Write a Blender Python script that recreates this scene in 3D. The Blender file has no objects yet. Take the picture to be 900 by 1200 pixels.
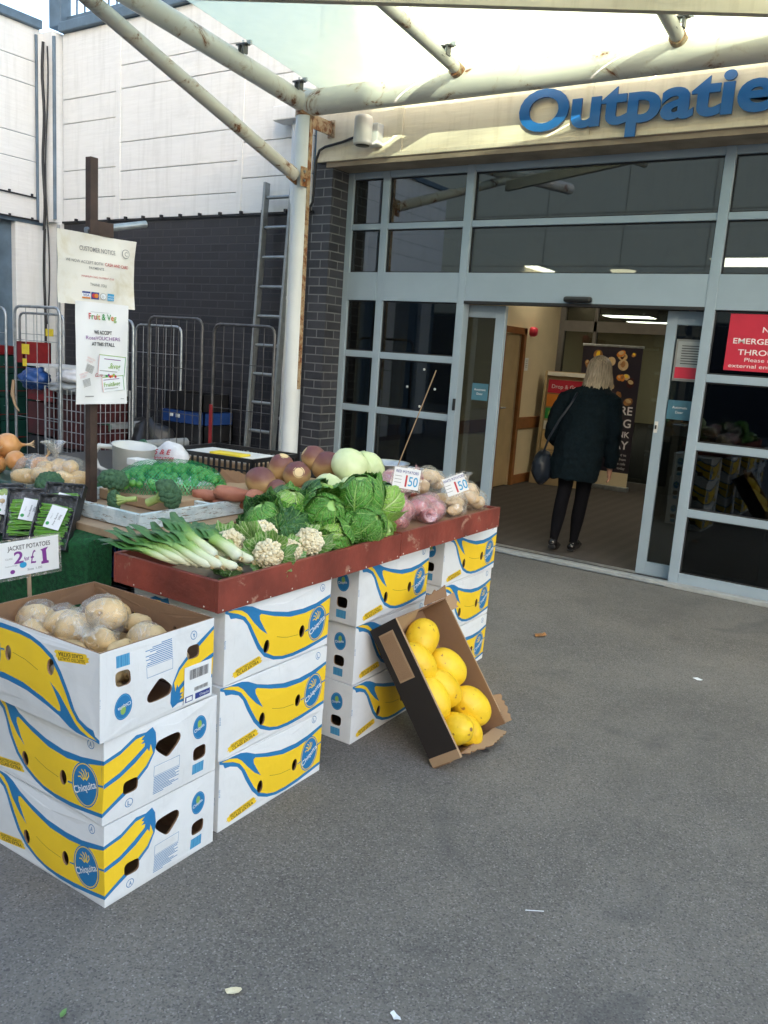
import bpy, bmesh, math, random
from math import sin, cos, pi, radians, sqrt, atan2
from mathutils import Vector, Matrix, noise
from mathutils.geometry import delaunay_2d_cdt
random.seed(7)
V = Vector
sc = bpy.context.scene

# ------------------------------------------------------------------ camera
cam_d = bpy.data.cameras.new('camera'); cam = bpy.data.objects.new('camera', cam_d)
sc.collection.objects.link(cam); sc.camera = cam
_r = V((0.82945, 0.55535, 0.06))
yaw, pitch, roll = radians(-33.03), radians(10.784), radians(-3.956)
fwd = V((sin(yaw)*cos(pitch), cos(yaw)*cos(pitch), -sin(pitch)))
rt = V((cos(yaw), -sin(yaw), 0)); dn = fwd.cross(rt)
r2 = rt*cos(roll) + dn*sin(roll); d2 = -rt*sin(roll) + dn*cos(roll)
cam.matrix_world = Matrix(((r2.x, -d2.x, -fwd.x, 0), (r2.y, -d2.y, -fwd.y, 0), (r2.z, -d2.z, -fwd.z, 1.55), (0, 0, 0, 1)))
cam_d.sensor_fit = 'VERTICAL'; cam_d.sensor_height = 36; cam_d.lens = 971.8/1200*36
cam_d.clip_start = 0.05; cam_d.clip_end = 500

# ------------------------------------------------------------------ light
w = bpy.data.worlds.new('World'); sc.world = w; w.use_nodes = True
nt = w.node_tree; bg = nt.nodes['Background']
sky = nt.nodes.new('ShaderNodeTexSky'); sky.sky_type = 'NISHITA'; sky.sun_disc = False
SUN = V((.48, -.84, .29)).normalized()
sky.sun_elevation = math.asin(SUN.z); sky.sun_rotation = atan2(SUN.x, SUN.y)
sky.air_density = 1.0; sky.dust_density = 2.5; sky.ozone_density = 1.0
nt.links.new(sky.outputs[0], bg.inputs[0]); bg.inputs[1].default_value = 0.15
sd = bpy.data.lights.new('sun', 'SUN'); sd.energy = 5.0; sd.angle = radians(0.5); sd.color = (1, .93, .82)
so = bpy.data.objects.new('sun', sd); sc.collection.objects.link(so)
so.rotation_euler = SUN.to_track_quat('Z', 'Y').to_euler()
sc.view_settings.view_transform = 'Standard'; sc.view_settings.look = 'None'
sc.view_settings.gamma = 1; sc.view_settings.use_curve_mapping = False
sc.view_settings.exposure = 2.5
sc.render.engine = 'CYCLES'
sc.cycles.max_bounces = 8; sc.cycles.transparent_max_bounces = 24

# ------------------------------------------------------------------ materials
class NT:
    def __init__(s, name):
        s.m = bpy.data.materials.new(name); s.m.use_nodes = True; s.t = s.m.node_tree
        s.b = s.t.nodes['Principled BSDF']; s.out = s.t.nodes['Material Output']
    def n(s, ty, **kw):
        o = s.t.nodes.new('ShaderNode'+ty)
        for k, v in kw.items():
            if k.startswith('i_'): o.inputs[k[2:].replace('_', ' ')].default_value = v
            else: setattr(o, k, v)
        return o
    def l(s, a, b): s.t.links.new(a, b)
    def coord(s, k='Object'): 
        if not hasattr(s, 'tc'): s.tc = s.n('TexCoord')
        return s.tc.outputs[k]
    def noise(s, scale, detail=4, rough=.55, co=None, dist=0):
        o = s.n('TexNoise'); o.inputs['Scale'].default_value = scale; o.inputs['Detail'].default_value = detail
        o.inputs['Roughness'].default_value = rough; o.inputs['Distortion'].default_value = dist
        s.l(co or s.coord(), o.inputs['Vector']); return o.outputs['Fac']
    def ramp(s, fac, stops):
        o = s.n('ValToRGB'); e = o.color_ramp.elements
        while len(e) < len(stops): e.new(.5)
        for i, (p, c) in enumerate(stops):
            e[i].position = p; e[i].color = (c, c, c, 1) if not hasattr(c, '__len__') else (*c, 1)
        s.l(fac, o.inputs[0]); return o.outputs[0]
    def mix(s, f, a, b, mode='MIX'):
        o = s.n('MixRGB', blend_type=mode)
        for i, x in ((0, f), (1, a), (2, b)):
            if isinstance(x, (int, float)): o.inputs[i].default_value = x if i == 0 else (x, x, x, 1)
            elif hasattr(x, '__len__'): o.inputs[i].default_value = (*x, 1)
            else: s.l(x, o.inputs[i])
        return o.outputs[0]
    def math(s, op, a, b=0, c=0):
        o = s.n('Math', operation=op)
        for i, x in ((0, a), (1, b), (2, c)):
            if isinstance(x, (int, float)): o.inputs[i].default_value = x
            else: s.l(x, o.inputs[i])
        return o.outputs[0]
    def bump(s, h, st=.3, d=.01):
        o = s.n('Bump'); o.inputs['Strength'].default_value = st; o.inputs['Distance'].default_value = d
        s.l(h, o.inputs['Height']); s.l(o.outputs[0], s.b.inputs['Normal'])
    def base(s, c, rough=.6, metal=0, spec=None):
        if hasattr(c, '__len__'): s.b.inputs['Base Color'].default_value = (*c, 1)
        else: s.l(c, s.b.inputs['Base Color'])
        if isinstance(rough, (int, float)): s.b.inputs['Roughness'].default_value = rough
        else: s.l(rough, s.b.inputs['Roughness'])
        s.b.inputs['Metallic'].default_value = metal
        if spec is not None: s.b.inputs['Specular IOR Level'].default_value = spec
        return s.m

def mat(name, c, rough=.6, metal=0, var=.15, scale=12, bump=0, bscale=60, spec=None, c2=None, thr=(.45, .6), emit=0):
    N = NT(name)
    f = N.noise(scale, 5)
    lo = tuple(x*(1-var) for x in c); hi = tuple(min(1, x*(1+var)) for x in c)
    col = N.ramp(f, [(.3, lo), (.7, hi)])
    if c2 is not None:
        f2 = N.noise(scale*1.7, 6, .65, dist=.4)
        col = N.mix(N.ramp(f2, [(thr[0], 0), (thr[1], 1)]), col, c2)
    if bump: N.bump(N.noise(bscale, 4), bump)
    m = N.base(col, rough, metal, spec)
    if emit:
        N.b.inputs['Emission Color'].default_value = (*c, 1); N.b.inputs['Emission Strength'].default_value = emit
    return m

M = {}
# asphalt
N = NT('asphalt'); co = N.coord()
vor = N.n('TexVoronoi'); vor.inputs['Scale'].default_value = 210; N.l(co, vor.inputs['Vector'])
vorb = N.n('TexVoronoi'); vorb.inputs['Scale'].default_value = 130; N.l(co, vorb.inputs['Vector'])
big = N.noise(.9, 6, .6, dist=.5); med = N.noise(5, 6, .65); fine = N.noise(260, 3)
base = N.ramp(big, [(.32, (.118, .109, .098)), (.68, (.205, .190, .168))])
base = N.mix(N.ramp(med, [(.35, .0), (.75, .4)]), base, (.088, .085, .083))
sep = N.n('SeparateColor'); N.l(vor.outputs['Color'], sep.inputs[0])
base = N.mix(N.ramp(sep.outputs[0], [(.0, .0), (.7, .2), (.97, .8)]), base, (.24, .23, .215))
base = N.mix(N.ramp(sep.outputs[1], [(.0, .6), (.35, 0)]), base, (.045, .045, .047))
sep2 = N.n('SeparateColor'); N.l(vorb.outputs['Color'], sep2.inputs[0])
spk = N.math('MULTIPLY', N.ramp(sep2.outputs[2], [(.90, 0), (.99, 1)]), N.ramp(vorb.outputs['Distance'], [(.2, 1), (.4, 0)]))
base = N.mix(N.math('MULTIPLY', spk, .55), base, (.42, .41, .38))
st = N.noise(1.7, 3, .5, dist=1.2)
base = N.mix(N.ramp(st, [(.60, 0), (.72, .45)]), base, (.065, .066, .07))
gum = N.n('TexVoronoi'); gum.inputs['Scale'].default_value = 2.6; N.l(co, gum.inputs['Vector']); gs = N.n('SeparateColor'); N.l(gum.outputs['Color'], gs.inputs[0])
base = N.mix(N.math('MULTIPLY', N.ramp(gum.outputs['Distance'], [(.035, .75), (.06, 0)]), N.ramp(gs.outputs[0], [(.5, 0), (.52, 1)])), base, (.04, .04, .043))
st2 = N.noise(.55, 7, .7, dist=.8); base = N.mix(N.ramp(st2, [(.50, 0), (.66, .38)]), base, (.085, .081, .077))
st3 = N.noise(3.3, 5, .7, dist=2.0); base = N.mix(N.ramp(st3, [(.60, 0), (.70, .35)]), base, (.20, .195, .18))
N.bump(N.mix(.5, vor.outputs['Distance'], fine), .6, .004)
M['asphalt'] = N.base(base, .85, spec=.3)

def brick(name, c1, c2, mortar, off=(0, 0)):
    N = NT(name); s3 = N.n('SeparateXYZ'); N.l(N.coord(), s3.inputs[0])
    cb = N.n('CombineXYZ'); N.l(N.math('ADD', N.math('ADD', s3.outputs[0], s3.outputs[1]), off[0]), cb.inputs[0]); N.l(N.math('ADD', s3.outputs[2], off[1]), cb.inputs[1])
    b = N.n('TexBrick'); N.l(cb.outputs[0], b.inputs['Vector'])
    b.inputs['Scale'].default_value = 1; b.inputs['Brick Width'].default_value = .225; b.inputs['Row Height'].default_value = .075
    b.inputs['Mortar Size'].default_value = .0055; b.inputs['Mortar Smooth'].default_value = .2; b.inputs['Bias'].default_value = 0
    b.inputs['Color1'].default_value = (*c1, 1); b.inputs['Color2'].default_value = (*c2, 1); b.inputs['Mortar'].default_value = (*mortar, 1)
    f = N.noise(9, 6, .65); col = N.mix(N.ramp(f, [(.35, 0), (.8, .6)]), b.outputs['Color'], tuple(x*1.9 for x in c2))
    N.bump(N.math('SUBTRACT', N.math('MULTIPLY', N.noise(90, 3), .3), b.outputs['Fac']), .5, .006)
    return N.base(col, N.ramp(f, [(.3, .35), (.7, .6)]))
M['brick'] = brick('dark_engineering_brick', (.011, .011, .015), (.020, .020, .026), (.034, .034, .038))
M['brick_pier'] = brick('pier_brick', (.020, .021, .028), (.036, .037, .046), (.16, .165, .17))

def panel_mat(name, c, stain, seed=0):
    N = NT(name); co = N.coord(); mp = N.n('Mapping'); mp.inputs['Scale'].default_value = (1, 1, 12); N.l(co, mp.inputs[0])
    mp2 = N.n('Mapping'); mp2.inputs['Scale'].default_value = (6, 6, .5); N.l(co, mp2.inputs[0])
    board = N.noise(3, 5, .6, co=mp.outputs[0]); drip = N.noise(2.5, 5, .6, co=mp2.outputs[0])
    col = N.ramp(board, [(.3, tuple(x*.93 for x in c)), (.7, c)])
    col = N.mix(N.ramp(drip, [(.5, 0), (.8, .5)]), col, stain)
    col = N.mix(N.ramp(N.noise(2.2, 7, .7, dist=.6), [(.55, 0), (.8, .45)]), col, stain)
    N.bump(board, .35, .01)
    return N.base(col, .75)
M['white_wall'] = panel_mat('painted_board_marked_concrete', (.80, .79, .76), (.55, .54, .50))
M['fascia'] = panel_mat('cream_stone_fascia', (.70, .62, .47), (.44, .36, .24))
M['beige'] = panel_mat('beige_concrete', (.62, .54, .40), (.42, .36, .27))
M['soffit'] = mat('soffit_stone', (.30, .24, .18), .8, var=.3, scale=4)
M['coping'] = mat('blue_grey_paint', (.10, .15, .20), .5, var=.25, scale=5)
M['frame'] = mat('pale_blue_grey_aluminium', (.31, .39, .47), .42, .15, var=.05, scale=3, bump=.02)
M['gasket'] = mat('black_rubber', (.015, .015, .017), .6)

def rusty(name, c, thr=(.62, .70), scale=6):
    N = NT(name); f = N.noise(scale, 8, .7, dist=.8); g = N.noise(40, 4)
    col = N.mix(N.ramp(N.noise(3, 5), [(.4, 0), (.8, .4)]), c, tuple(x*.7 for x in c))
    col = N.mix(N.ramp(f, [(thr[0]-.06, 0), (thr[0], .35)]), col, (.38, .25, .12))
    col = N.mix(N.ramp(f, [(thr[0], 0), (thr[1], 1)]), col, N.ramp(g, [(.3, (.10, .035, .012)), (.7, (.28, .10, .03))]))
    N.bump(f, .25, .01)
    return N.base(col, .5)
M['pole_white'] = rusty('rust_flecked_white_paint', (.68, .66, .60), (.585, .64), 5)
M['pole_clean'] = rusty('white_gloss_paint', (.66, .70, .73), (.70, .76), 9)
M['rust'] = rusty('heavily_rusted_paint', (.42, .33, .22), (.45, .58), 14)
M['brown_steel'] = mat('brown_rusty_angle', (.045, .026, .020), .6, var=.4, scale=10, bump=.3, bscale=50)
M['galv'] = mat('galvanised_steel', (.36, .39, .42), .38, .75, var=.25, scale=20)
M['dark_steel'] = mat('dark_steel_wire', (.10, .10, .105), .45, .6, var=.3, scale=20)
M['alu'] = mat('ladder_aluminium', (.28, .30, .31), .4, .6, var=.15, scale=15)

def glass(name, tint, refl=1.0, rough=.02):
    N = NT(name); N.t.nodes.remove(N.b)
    tr = N.n('BsdfTransparent'); tr.inputs[0].default_value = (*tint, 1)
    gl = N.n('BsdfGlossy'); gl.inputs['Roughness'].default_value = rough; gl.inputs[0].default_value = (.9, .95, 1, 1)
    fr = N.n('LayerWeight'); fr.inputs[0].default_value = .25
    f = N.math('ADD', N.math('MULTIPLY', fr.outputs['Fresnel'], .9*refl), .05*refl)
    mx = N.n('MixShader'); N.l(f, mx.inputs[0]); N.l(tr.outputs[0], mx.inputs[1]); N.l(gl.outputs[0], mx.inputs[2])
    N.l(mx.outputs[0], N.out.inputs[0]); return N.m
M['glass'] = glass('dark_window_glass', (.26, .28, .28), 1.6)
M['glass_low'] = glass('lower_window_glass', (.24, .26, .26), .6)
M['door_glass'] = glass('door_glass', (.42, .46, .46), .9)

def film(name, c=(.9, .9, .9), base=.10, edge=.55, tint=(.97, .97, .97)):
    N = NT(name); N.t.nodes.remove(N.b)
    tr = N.n('BsdfTransparent'); tr.inputs[0].default_value = (*tint, 1)
    gl = N.n('BsdfGlossy'); gl.inputs['Roughness'].default_value = .18; gl.inputs[0].default_value = (.95, .95, .95, 1)
    df = N.n('BsdfDiffuse'); df.inputs[0].default_value = (*c, 1)
    a = N.n('MixShader'); a.inputs[0].default_value = .45; N.l(gl.outputs[0], a.inputs[1]); N.l(df.outputs[0], a.inputs[2])
    fr = N.n('LayerWeight'); fr.inputs[0].default_value = .35
    wr = N.noise(18, 5, .6, dist=2.5)
    f = N.math('ADD', N.math('MULTIPLY', fr.outputs['Facing'], edge*.55), N.math('MULTIPLY', N.ramp(wr, [(.49, 0), (.525, 1), (.56, .05)]), .40))
    f = N.math('MULTIPLY', N.math('ADD', f, base), 1.0 if base > .02 else .45)
    bp = N.n('Bump'); bp.inputs['Strength'].default_value = .9; bp.inputs['Distance'].default_value = .012; N.l(wr, bp.inputs['Height'])
    N.l(bp.outputs[0], gl.inputs['Normal']); N.l(bp.outputs[0], df.inputs['Normal'])
    mx = N.n('MixShader'); N.l(f, mx.inputs[0]); N.l(tr.outputs[0], mx.inputs[1]); N.l(a.outputs[0], mx.inputs[2])
    N.l(mx.outputs[0], N.out.inputs[0]); return N.m
M['film'] = film('clear_plastic_film', (.75, .70, .62), .05, .42)
M['film_white'] = film('milky_plastic_film', (.85, .78, .66), base=.06, edge=.5)
M['film_pink'] = film('pinkish_plastic_film', (.85, .6, .62), .15, .5, (.98, .85, .87))

N = NT('canopy_glazing'); N.t.nodes.remove(N.b)
tl = N.n('BsdfTranslucent'); tl.inputs[0].default_value = (.86, .90, .80, 1)
df = N.n('BsdfDiffuse'); df.inputs[0].default_value = (.55, .60, .52, 1)
tr = N.n('BsdfTransparent'); tr.inputs[0].default_value = (.85, .93, .85, 1)
a = N.n('MixShader'); a.inputs[0].default_value = .75; N.l(df.outputs[0], a.inputs[1]); N.l(tl.outputs[0], a.inputs[2])
b_ = N.n('MixShader'); N.l(N.ramp(N.noise(1.5, 5), [(.3, .5), (.7, .68)]), b_.inputs[0]); N.l(tr.outputs[0], b_.inputs[1]); N.l(a.outputs[0], b_.inputs[2])
N.l(b_.outputs[0], N.out.inputs[0]); M['canopy'] = N.m

M['letter_blue'] = mat('blue_sign_letter', (.010, .12, .36), .3, var=.03)
M['letter_side'] = mat('blue_letter_edge', (.01, .06, .18), .4)
# carton inks
def card(name, c, dirt=.42, rough=.55):
    N = NT(name); oi = N.n('ObjectInfo')
    ad = N.n('VectorMath', operation='ADD'); N.l(N.coord(), ad.inputs[0]); N.l(oi.outputs['Location'], ad.inputs[1]); co = ad.outputs[0]
    mp = N.n('Mapping'); mp.inputs['Scale'].default_value = (9, 9, 1.2); N.l(co, mp.inputs[0])
    col = N.mix(N.ramp(N.noise(5, 7, .65, co=co, dist=.5), [(.5, 0), (.85, dirt)]), c, tuple(x*.55 for x in c))
    col = N.mix(N.ramp(N.noise(8, 4, co=mp.outputs[0]), [(.62, 0), (.8, dirt*.6)]), col, tuple(x*.62 for x in c))
    N.bump(N.noise(6, 6, .6, co=co), .35, .01)
    return N.base(col, rough)
M['card_white'] = card('white_carton_print', (.70, .72, .74))
M['ink_blue'] = card('blue_carton_ink', (.015, .17, .40), .1)
M['ink_lblue'] = card('light_blue_carton_ink', (.10, .36, .58), .1)
M['ink_yellow'] = card('yellow_carton_ink', (.84, .56, .02), .12)
M['ink_dark'] = card('dark_carton_ink', (.04, .035, .02), .1)
M['ink_white'] = card('white_carton_ink', (.75, .78, .80), .1)
M['brown'] = card('brown_cardboard', (.235, .135, .075), .3, .8)
M['brown_dark'] = card('shadowed_brown_board', (.12, .062, .035), .3, .8)
M['black_card'] = card('black_printed_cardboard', (.018, .014, .013), .3, .5)
M['tan_card'] = card('tan_cardboard', (.36, .24, .14), .3, .8)
M['red_wood'] = mat('worn_red_painted_wood', (.20, .040, .026), .55, var=.35, scale=6, bump=.35, bscale=25, c2=(.33, .17, .12), thr=(.60, .66))
M['nail'] = mat('pale_nail_heads', (.6, .55, .5), .5)
N = NT('flaking_pale_blue_wood'); mp = N.n('Mapping'); mp.inputs['Scale'].default_value = (4, 4, 26); N.l(N.coord(), mp.inputs[0])
f = N.noise(4.5, 8, .75, co=mp.outputs[0], dist=.3); g = N.noise(18, 6, .7)
col = N.mix(N.ramp(f, [(.40, 0), (.44, 1)]), (.20, .16, .12), N.ramp(g, [(.35, (.40, .50, .52)), (.6, (.60, .66, .66))]))
N.bump(f, .6, .008); M['flaking'] = N.base(col, .75)
M['wood'] = mat('raw_wood', (.33, .23, .14), .75, var=.25, scale=8, bump=.1)
M['grass'] = mat('artificial_grass_cloth', (.006, .085, .022), .9, var=.5, scale=60, bump=.8, bscale=320)
M['blue_plastic'] = mat('blue_plastic', (.015, .05, .19), .4, var=.15)
M['black_plastic'] = mat('black_plastic', (.014, .014, .016), .38, var=.2)
M['green_plastic'] = mat('dark_green_plastic', (.006, .05, .038), .45, var=.2)
M['red_plastic'] = mat('red_plastic', (.20, .012, .015), .4, var=.2)
M['dkred_plastic'] = mat('dark_red_plastic', (.055, .008, .010), .5, var=.4, scale=8)
M['yellow_plastic'] = mat('yellow_plastic', (.72, .55, .03), .5)
M['white_plastic'] = mat('white_plastic', (.62, .62, .60), .4, var=.05)
M['grey_plastic'] = mat('grey_plastic', (.30, .32, .33), .5)
M['blue_bag'] = mat('blue_film_bag', (.02, .07, .24), .35, bump=.8, bscale=14)
M['white_bag'] = mat('white_film_bag', (.6, .6, .62), .4, bump=.9, bscale=14)
M['paper'] = mat('laminated_paper', (.70, .68, .61), .35, var=.06, scale=5, bump=.12, bscale=5, c2=(.60, .55, .42), thr=(.5, .7))
M['paper2'] = mat('white_laminated_paper', (.74, .75, .75), .3, var=.03, scale=5, bump=.12, bscale=5)
for k, c in dict(ink_black=(.03, .03, .035), ink_grey=(.2, .2, .2), ink_red=(.45, .03, .04), ink_green=(.03, .30, .07), ink_lgreen=(.25, .42, .10), ink_navy=(.02, .04, .22), ink_orange=(.6, .2, .03), ink_cyan=(.03, .30, .55), ink_purple=(.2, .04, .25), ink_pinky=(.75, .45, .45), sign_red=(.48, .022, .05), sign_white=(.75, .72, .74)).items():
    M[k] = mat(k, c, .4, var=.04)
M['cable'] = mat('black_cable', (.015, .015, .018), .5)
M['speaker'] = mat('white_speaker_casing', (.58, .58, .57), .35, var=.04)
M['int_wall'] = mat('cream_interior_wall', (.68, .57, .38), .8, var=.05, scale=3)
M['int_wall_dark'] = mat('interior_partition_frame', (.12, .11, .10), .6, var=.1)
M['oak'] = mat('oak_door_frame', (.26, .10, .03), .45, var=.25, scale=7)
M['door_int'] = mat('pale_door_leaf', (.44, .33, .18), .5, var=.1, scale=4)
M['ceil'] = mat('ceiling_tiles', (.5, .48, .43), .8, var=.05)
N = NT('entrance_mat_floor'); wv = N.n('TexWave'); wv.inputs['Scale'].default_value = 2.2; wv.inputs['Distortion'].default_value = .4; N.l(N.coord(), wv.inputs['Vector'])
M['mat_floor'] = N.base(N.mix(N.ramp(N.noise(9, 6), [(.3, 0), (.8, .6)]), N.ramp(wv.outputs['Fac'], [(.3, (.048, .040, .036)), (.8, (.060, .050, .045))]), (.035, .03, .028)), .9)
M['light'] = mat('lit_ceiling_panel', (1, .92, .72), .5, emit=4.2)
M['light_dim'] = mat('lit_bulkhead', (1, .85, .55), .5, emit=1.6)

# produce
def veg(name, stops, scale, rough=.45, bump=.2, bscale=40, spots=None, spec=.5, sss=0):
    N = NT(name); oi = N.n('ObjectInfo'); ad = N.n('VectorMath', operation='ADD'); N.l(N.coord(), ad.inputs[0]); N.l(oi.outputs['Location'], ad.inputs[1]); co = ad.outputs[0]
    col = N.ramp(N.noise(scale, 6, .6, co=co, dist=.3), stops)
    if spots:
        col = N.mix(N.ramp(N.noise(spots[1], 3, .5, co=co), [(spots[2], 0), (spots[2]+.05, 1)]), col, spots[0])
    if bump: N.bump(N.noise(bscale, 4, co=co), bump, .004)
    return N.base(col, rough, spec=spec)
M['melon'] = veg('melon_skin', [(.35, (.72, .44, .010)), (.65, (.84, .58, .025))], 7, .46, .6, 34, ((.30, .15, .03), 46, .66))
M['scar'] = mat('brown_scar', (.22, .12, .04), .8)
M['potato'] = veg('potato_skin', [(.3, (.45, .31, .14)), (.7, (.66, .50, .27))], 14, .6, .3, 50, ((.24, .14, .07), 40, .66))
M['potato_pale'] = veg('pale_potato_skin', [(.3, (.50, .34, .14)), (.7, (.72, .51, .25))], 14, .6, .3, 50, ((.3, .2, .1), 40, .68))
M['redpot'] = veg('red_potato_skin', [(.3, (.34, .09, .10)), (.7, (.50, .20, .19))], 12, .5, .2, 50)
M['parsnip'] = veg('parsnip_skin', [(.3, (.44, .30, .16)), (.7, (.62, .46, .28))], 16, .6, .3, 50, ((.22, .12, .06), 30, .66))
M['sweet'] = veg('sweet_potato_skin', [(.3, (.27, .085, .05)), (.7, (.40, .16, .10))], 14, .6, .3, 60, ((.24, .10, .07), 40, .66))
M['onion'] = veg('onion_skin', [(.3, (.50, .20, .06)), (.7, (.68, .36, .14))], 9, .3, .1, 30)
M['sprout'] = veg('sprout_leaf', [(.3, (.04, .18, .022)), (.7, (.11, .31, .05))], 30, .4, .3, 60)
M['sprout_cap'] = mat('pale_green_cap', (.06, .17, .11), .5)
M['bean'] = veg('green_bean', [(.3, (.07, .22, .015)), (.7, (.15, .38, .03))], 20, .4, .1)
M['broc'] = veg('broccoli_floret', [(.3, (.025, .075, .035)), (.7, (.055, .13, .06))], 26, .8, 1.0, 190)
M['broc_stem'] = veg('broccoli_stalk', [(.3, (.20, .30, .07)), (.7, (.38, .45, .16))], 12, .5, .2)
M['curd'] = veg('cauliflower_curd', [(.3, (.60, .50, .30)), (.7, (.78, .72, .52))], 14, .7, 1.0, 110)
M['whitecab'] = veg('white_cabbage_leaf', [(.3, (.46, .56, .26)), (.7, (.66, .72, .46))], 6, .35, .2, 14)
M['palegreen'] = veg('pale_green_leaf', [(.3, (.28, .42, .10)), (.7, (.45, .56, .22))], 6, .35, .2, 14)
N = NT('swede_skin'); sx = N.n('SeparateXYZ'); N.l(N.coord('Generated'), sx.inputs[0])
f = N.math('ADD', sx.outputs[2], N.math('MULTIPLY', N.math('SUBTRACT', N.noise(9, 5), .5), .5))
col = N.ramp(f, [(.50, (.44, .28, .12)), (.68, (.22, .095, .06)), (.92, (.13, .040, .045))]); N.bump(N.noise(26, 5), .4, .006)
M['swede'] = N.base(col, .55)
M['swede_cut'] = mat('cut_swede_top', (.66, .50, .26), .6, var=.12, scale=30)
N = NT('leek_gradient'); sx = N.n('SeparateXYZ'); N.l(N.coord('UV'), sx.inputs[0])
mp = N.n('Mapping'); mp.inputs['Scale'].default_value = (60, 1.0, 1); N.l(N.coord('UV'), mp.inputs[0]); ln = N.noise(1, 3, co=mp.outputs[0])
col = N.ramp(N.math('ADD', sx.outputs[1], N.math('MULTIPLY', N.math('SUBTRACT', ln, .5), .12)), [(.0, (.55, .50, .30)), (.04, (.70, .70, .52)), (.30, (.62, .68, .38)), (.45, (.30, .46, .12)), (.62, (.075, .20, .04)), (1, (.035, .11, .045))])
N.bump(ln, .4, .003); M['leek'] = N.base(col, .38)
def leafmat(name, dark, light, rib, nv=8, rough=.4, tex=.5):
    N = NT(name); sx = N.n('SeparateXYZ'); N.l(N.coord('UV'), sx.inputs[0]); u = N.math('ABSOLUTE', sx.outputs[0]); v = sx.outputs[1]
    wob = N.math('MULTIPLY', N.noise(14, 3), .25)
    t = N.math('FRACT', N.math('ADD', N.math('SUBTRACT', N.math('MULTIPLY', v, nv), N.math('MULTIPLY', u, 2.6)), wob))
    side = N.ramp(N.math('ABSOLUTE', N.math('SUBTRACT', t, .5)), [(.0, .8), (.06, .6), (.16, 0)])
    mid = N.ramp(u, [(.03, 1), (.07, 0)])
    net = N.n('TexVoronoi', feature='DISTANCE_TO_EDGE'); net.inputs['Scale'].default_value = 60; N.l(N.coord(), net.inputs['Vector'])
    nn = N.ramp(net.outputs['Distance'], [(.0, .35), (.12, 0)])
    ve = N.math('MAXIMUM', N.math('MAXIMUM', side, mid), nn)
    col = N.ramp(N.noise(9, 5), [(.3, dark), (.7, light)])
    col = N.mix(ve, col, rib)
    bn = N.math('SUBTRACT', N.math('MULTIPLY', N.noise(32, 4), .6), ve)
    N.bump(bn, tex, .006); return N.base(col, rough)
M['cab'] = leafmat('cabbage_leaf', (.030, .14, .016), (.09, .31, .036), (.30, .52, .14), tex=1.0)
M['cab_dark'] = leafmat('dark_cabbage_leaf', (.010, .055, .014), (.03, .13, .026), (.14, .29, .08), tex=1.0)
M['cab_light'] = leafmat('light_cabbage_leaf', (.13, .33, .035), (.28, .50, .08), (.48, .62, .26), tex=.9)
M['cauli_leaf'] = leafmat('cauliflower_leaf', (.07, .22, .03), (.20, .40, .08), (.55, .62, .38), nv=6)
# person
M['coat'] = mat('dark_teal_wool', (.003, .008, .012), .95, spec=.15, var=.4, scale=55, bump=.5, bscale=160)
N = NT('blonde_hair'); mp = N.n('Mapping'); mp.inputs['Scale'].default_value = (90, 90, 5); N.l(N.coord(), mp.inputs[0]); f = N.noise(1, 4, co=mp.outputs[0])
N.bump(f, .5, .004); M['hair'] = N.base(N.ramp(f, [(.3, (.14, .11, .075)), (.5, (.30, .25, .18)), (.7, (.46, .40, .31))]), .42)
M['skin'] = mat('skin', (.50, .27, .19), .5, var=.05)
M['tights'] = mat('black_tights', (.004, .004, .006), .9, spec=.1)
M['shoe'] = mat('black_leather', (.01, .01, .012), .25)
M['bag'] = mat('navy_leather', (.004, .008, .017), .5, bump=.3, bscale=20)
M['navy_panel'] = mat('dark_banner_print', (.018, .014, .026), .4)
M['bread'] = mat('bread_print', (.30, .14, .05), .4, var=.4, scale=20)

# ------------------------------------------------------------------ helpers
def link(o): sc.collection.objects.link(o); return o
def props(o, label=None, cat=None, group=None, kind=None):
    if label: o['label'] = label
    if cat: o['category'] = cat
    if group: o['group'] = group
    if kind: o['kind'] = kind
    return o
def thing(name, label, cat, loc=(0, 0, 0), rz=0, group=None, rot=None):
    o = link(bpy.data.objects.new(name, None)); o.location = loc
    o.rotation_euler = rot if rot is not None else (0, 0, rz); o.empty_display_size = .1
    return props(o, label, cat, group)
def dup(root, loc, rot, label, group=None, scale=None):
    r = root.copy(); link(r); r.location = loc; r.rotation_euler = rot
    if scale: r.scale = (scale,)*3 if not hasattr(scale, '__len__') else scale
    r['label'] = label
    if group: r['group'] = group
    for ch in list(root.children):
        c = ch.copy(); link(c); c.parent = r
        for g in ch.children:
            d = g.copy(); link(d); d.parent = c
    return r

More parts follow.
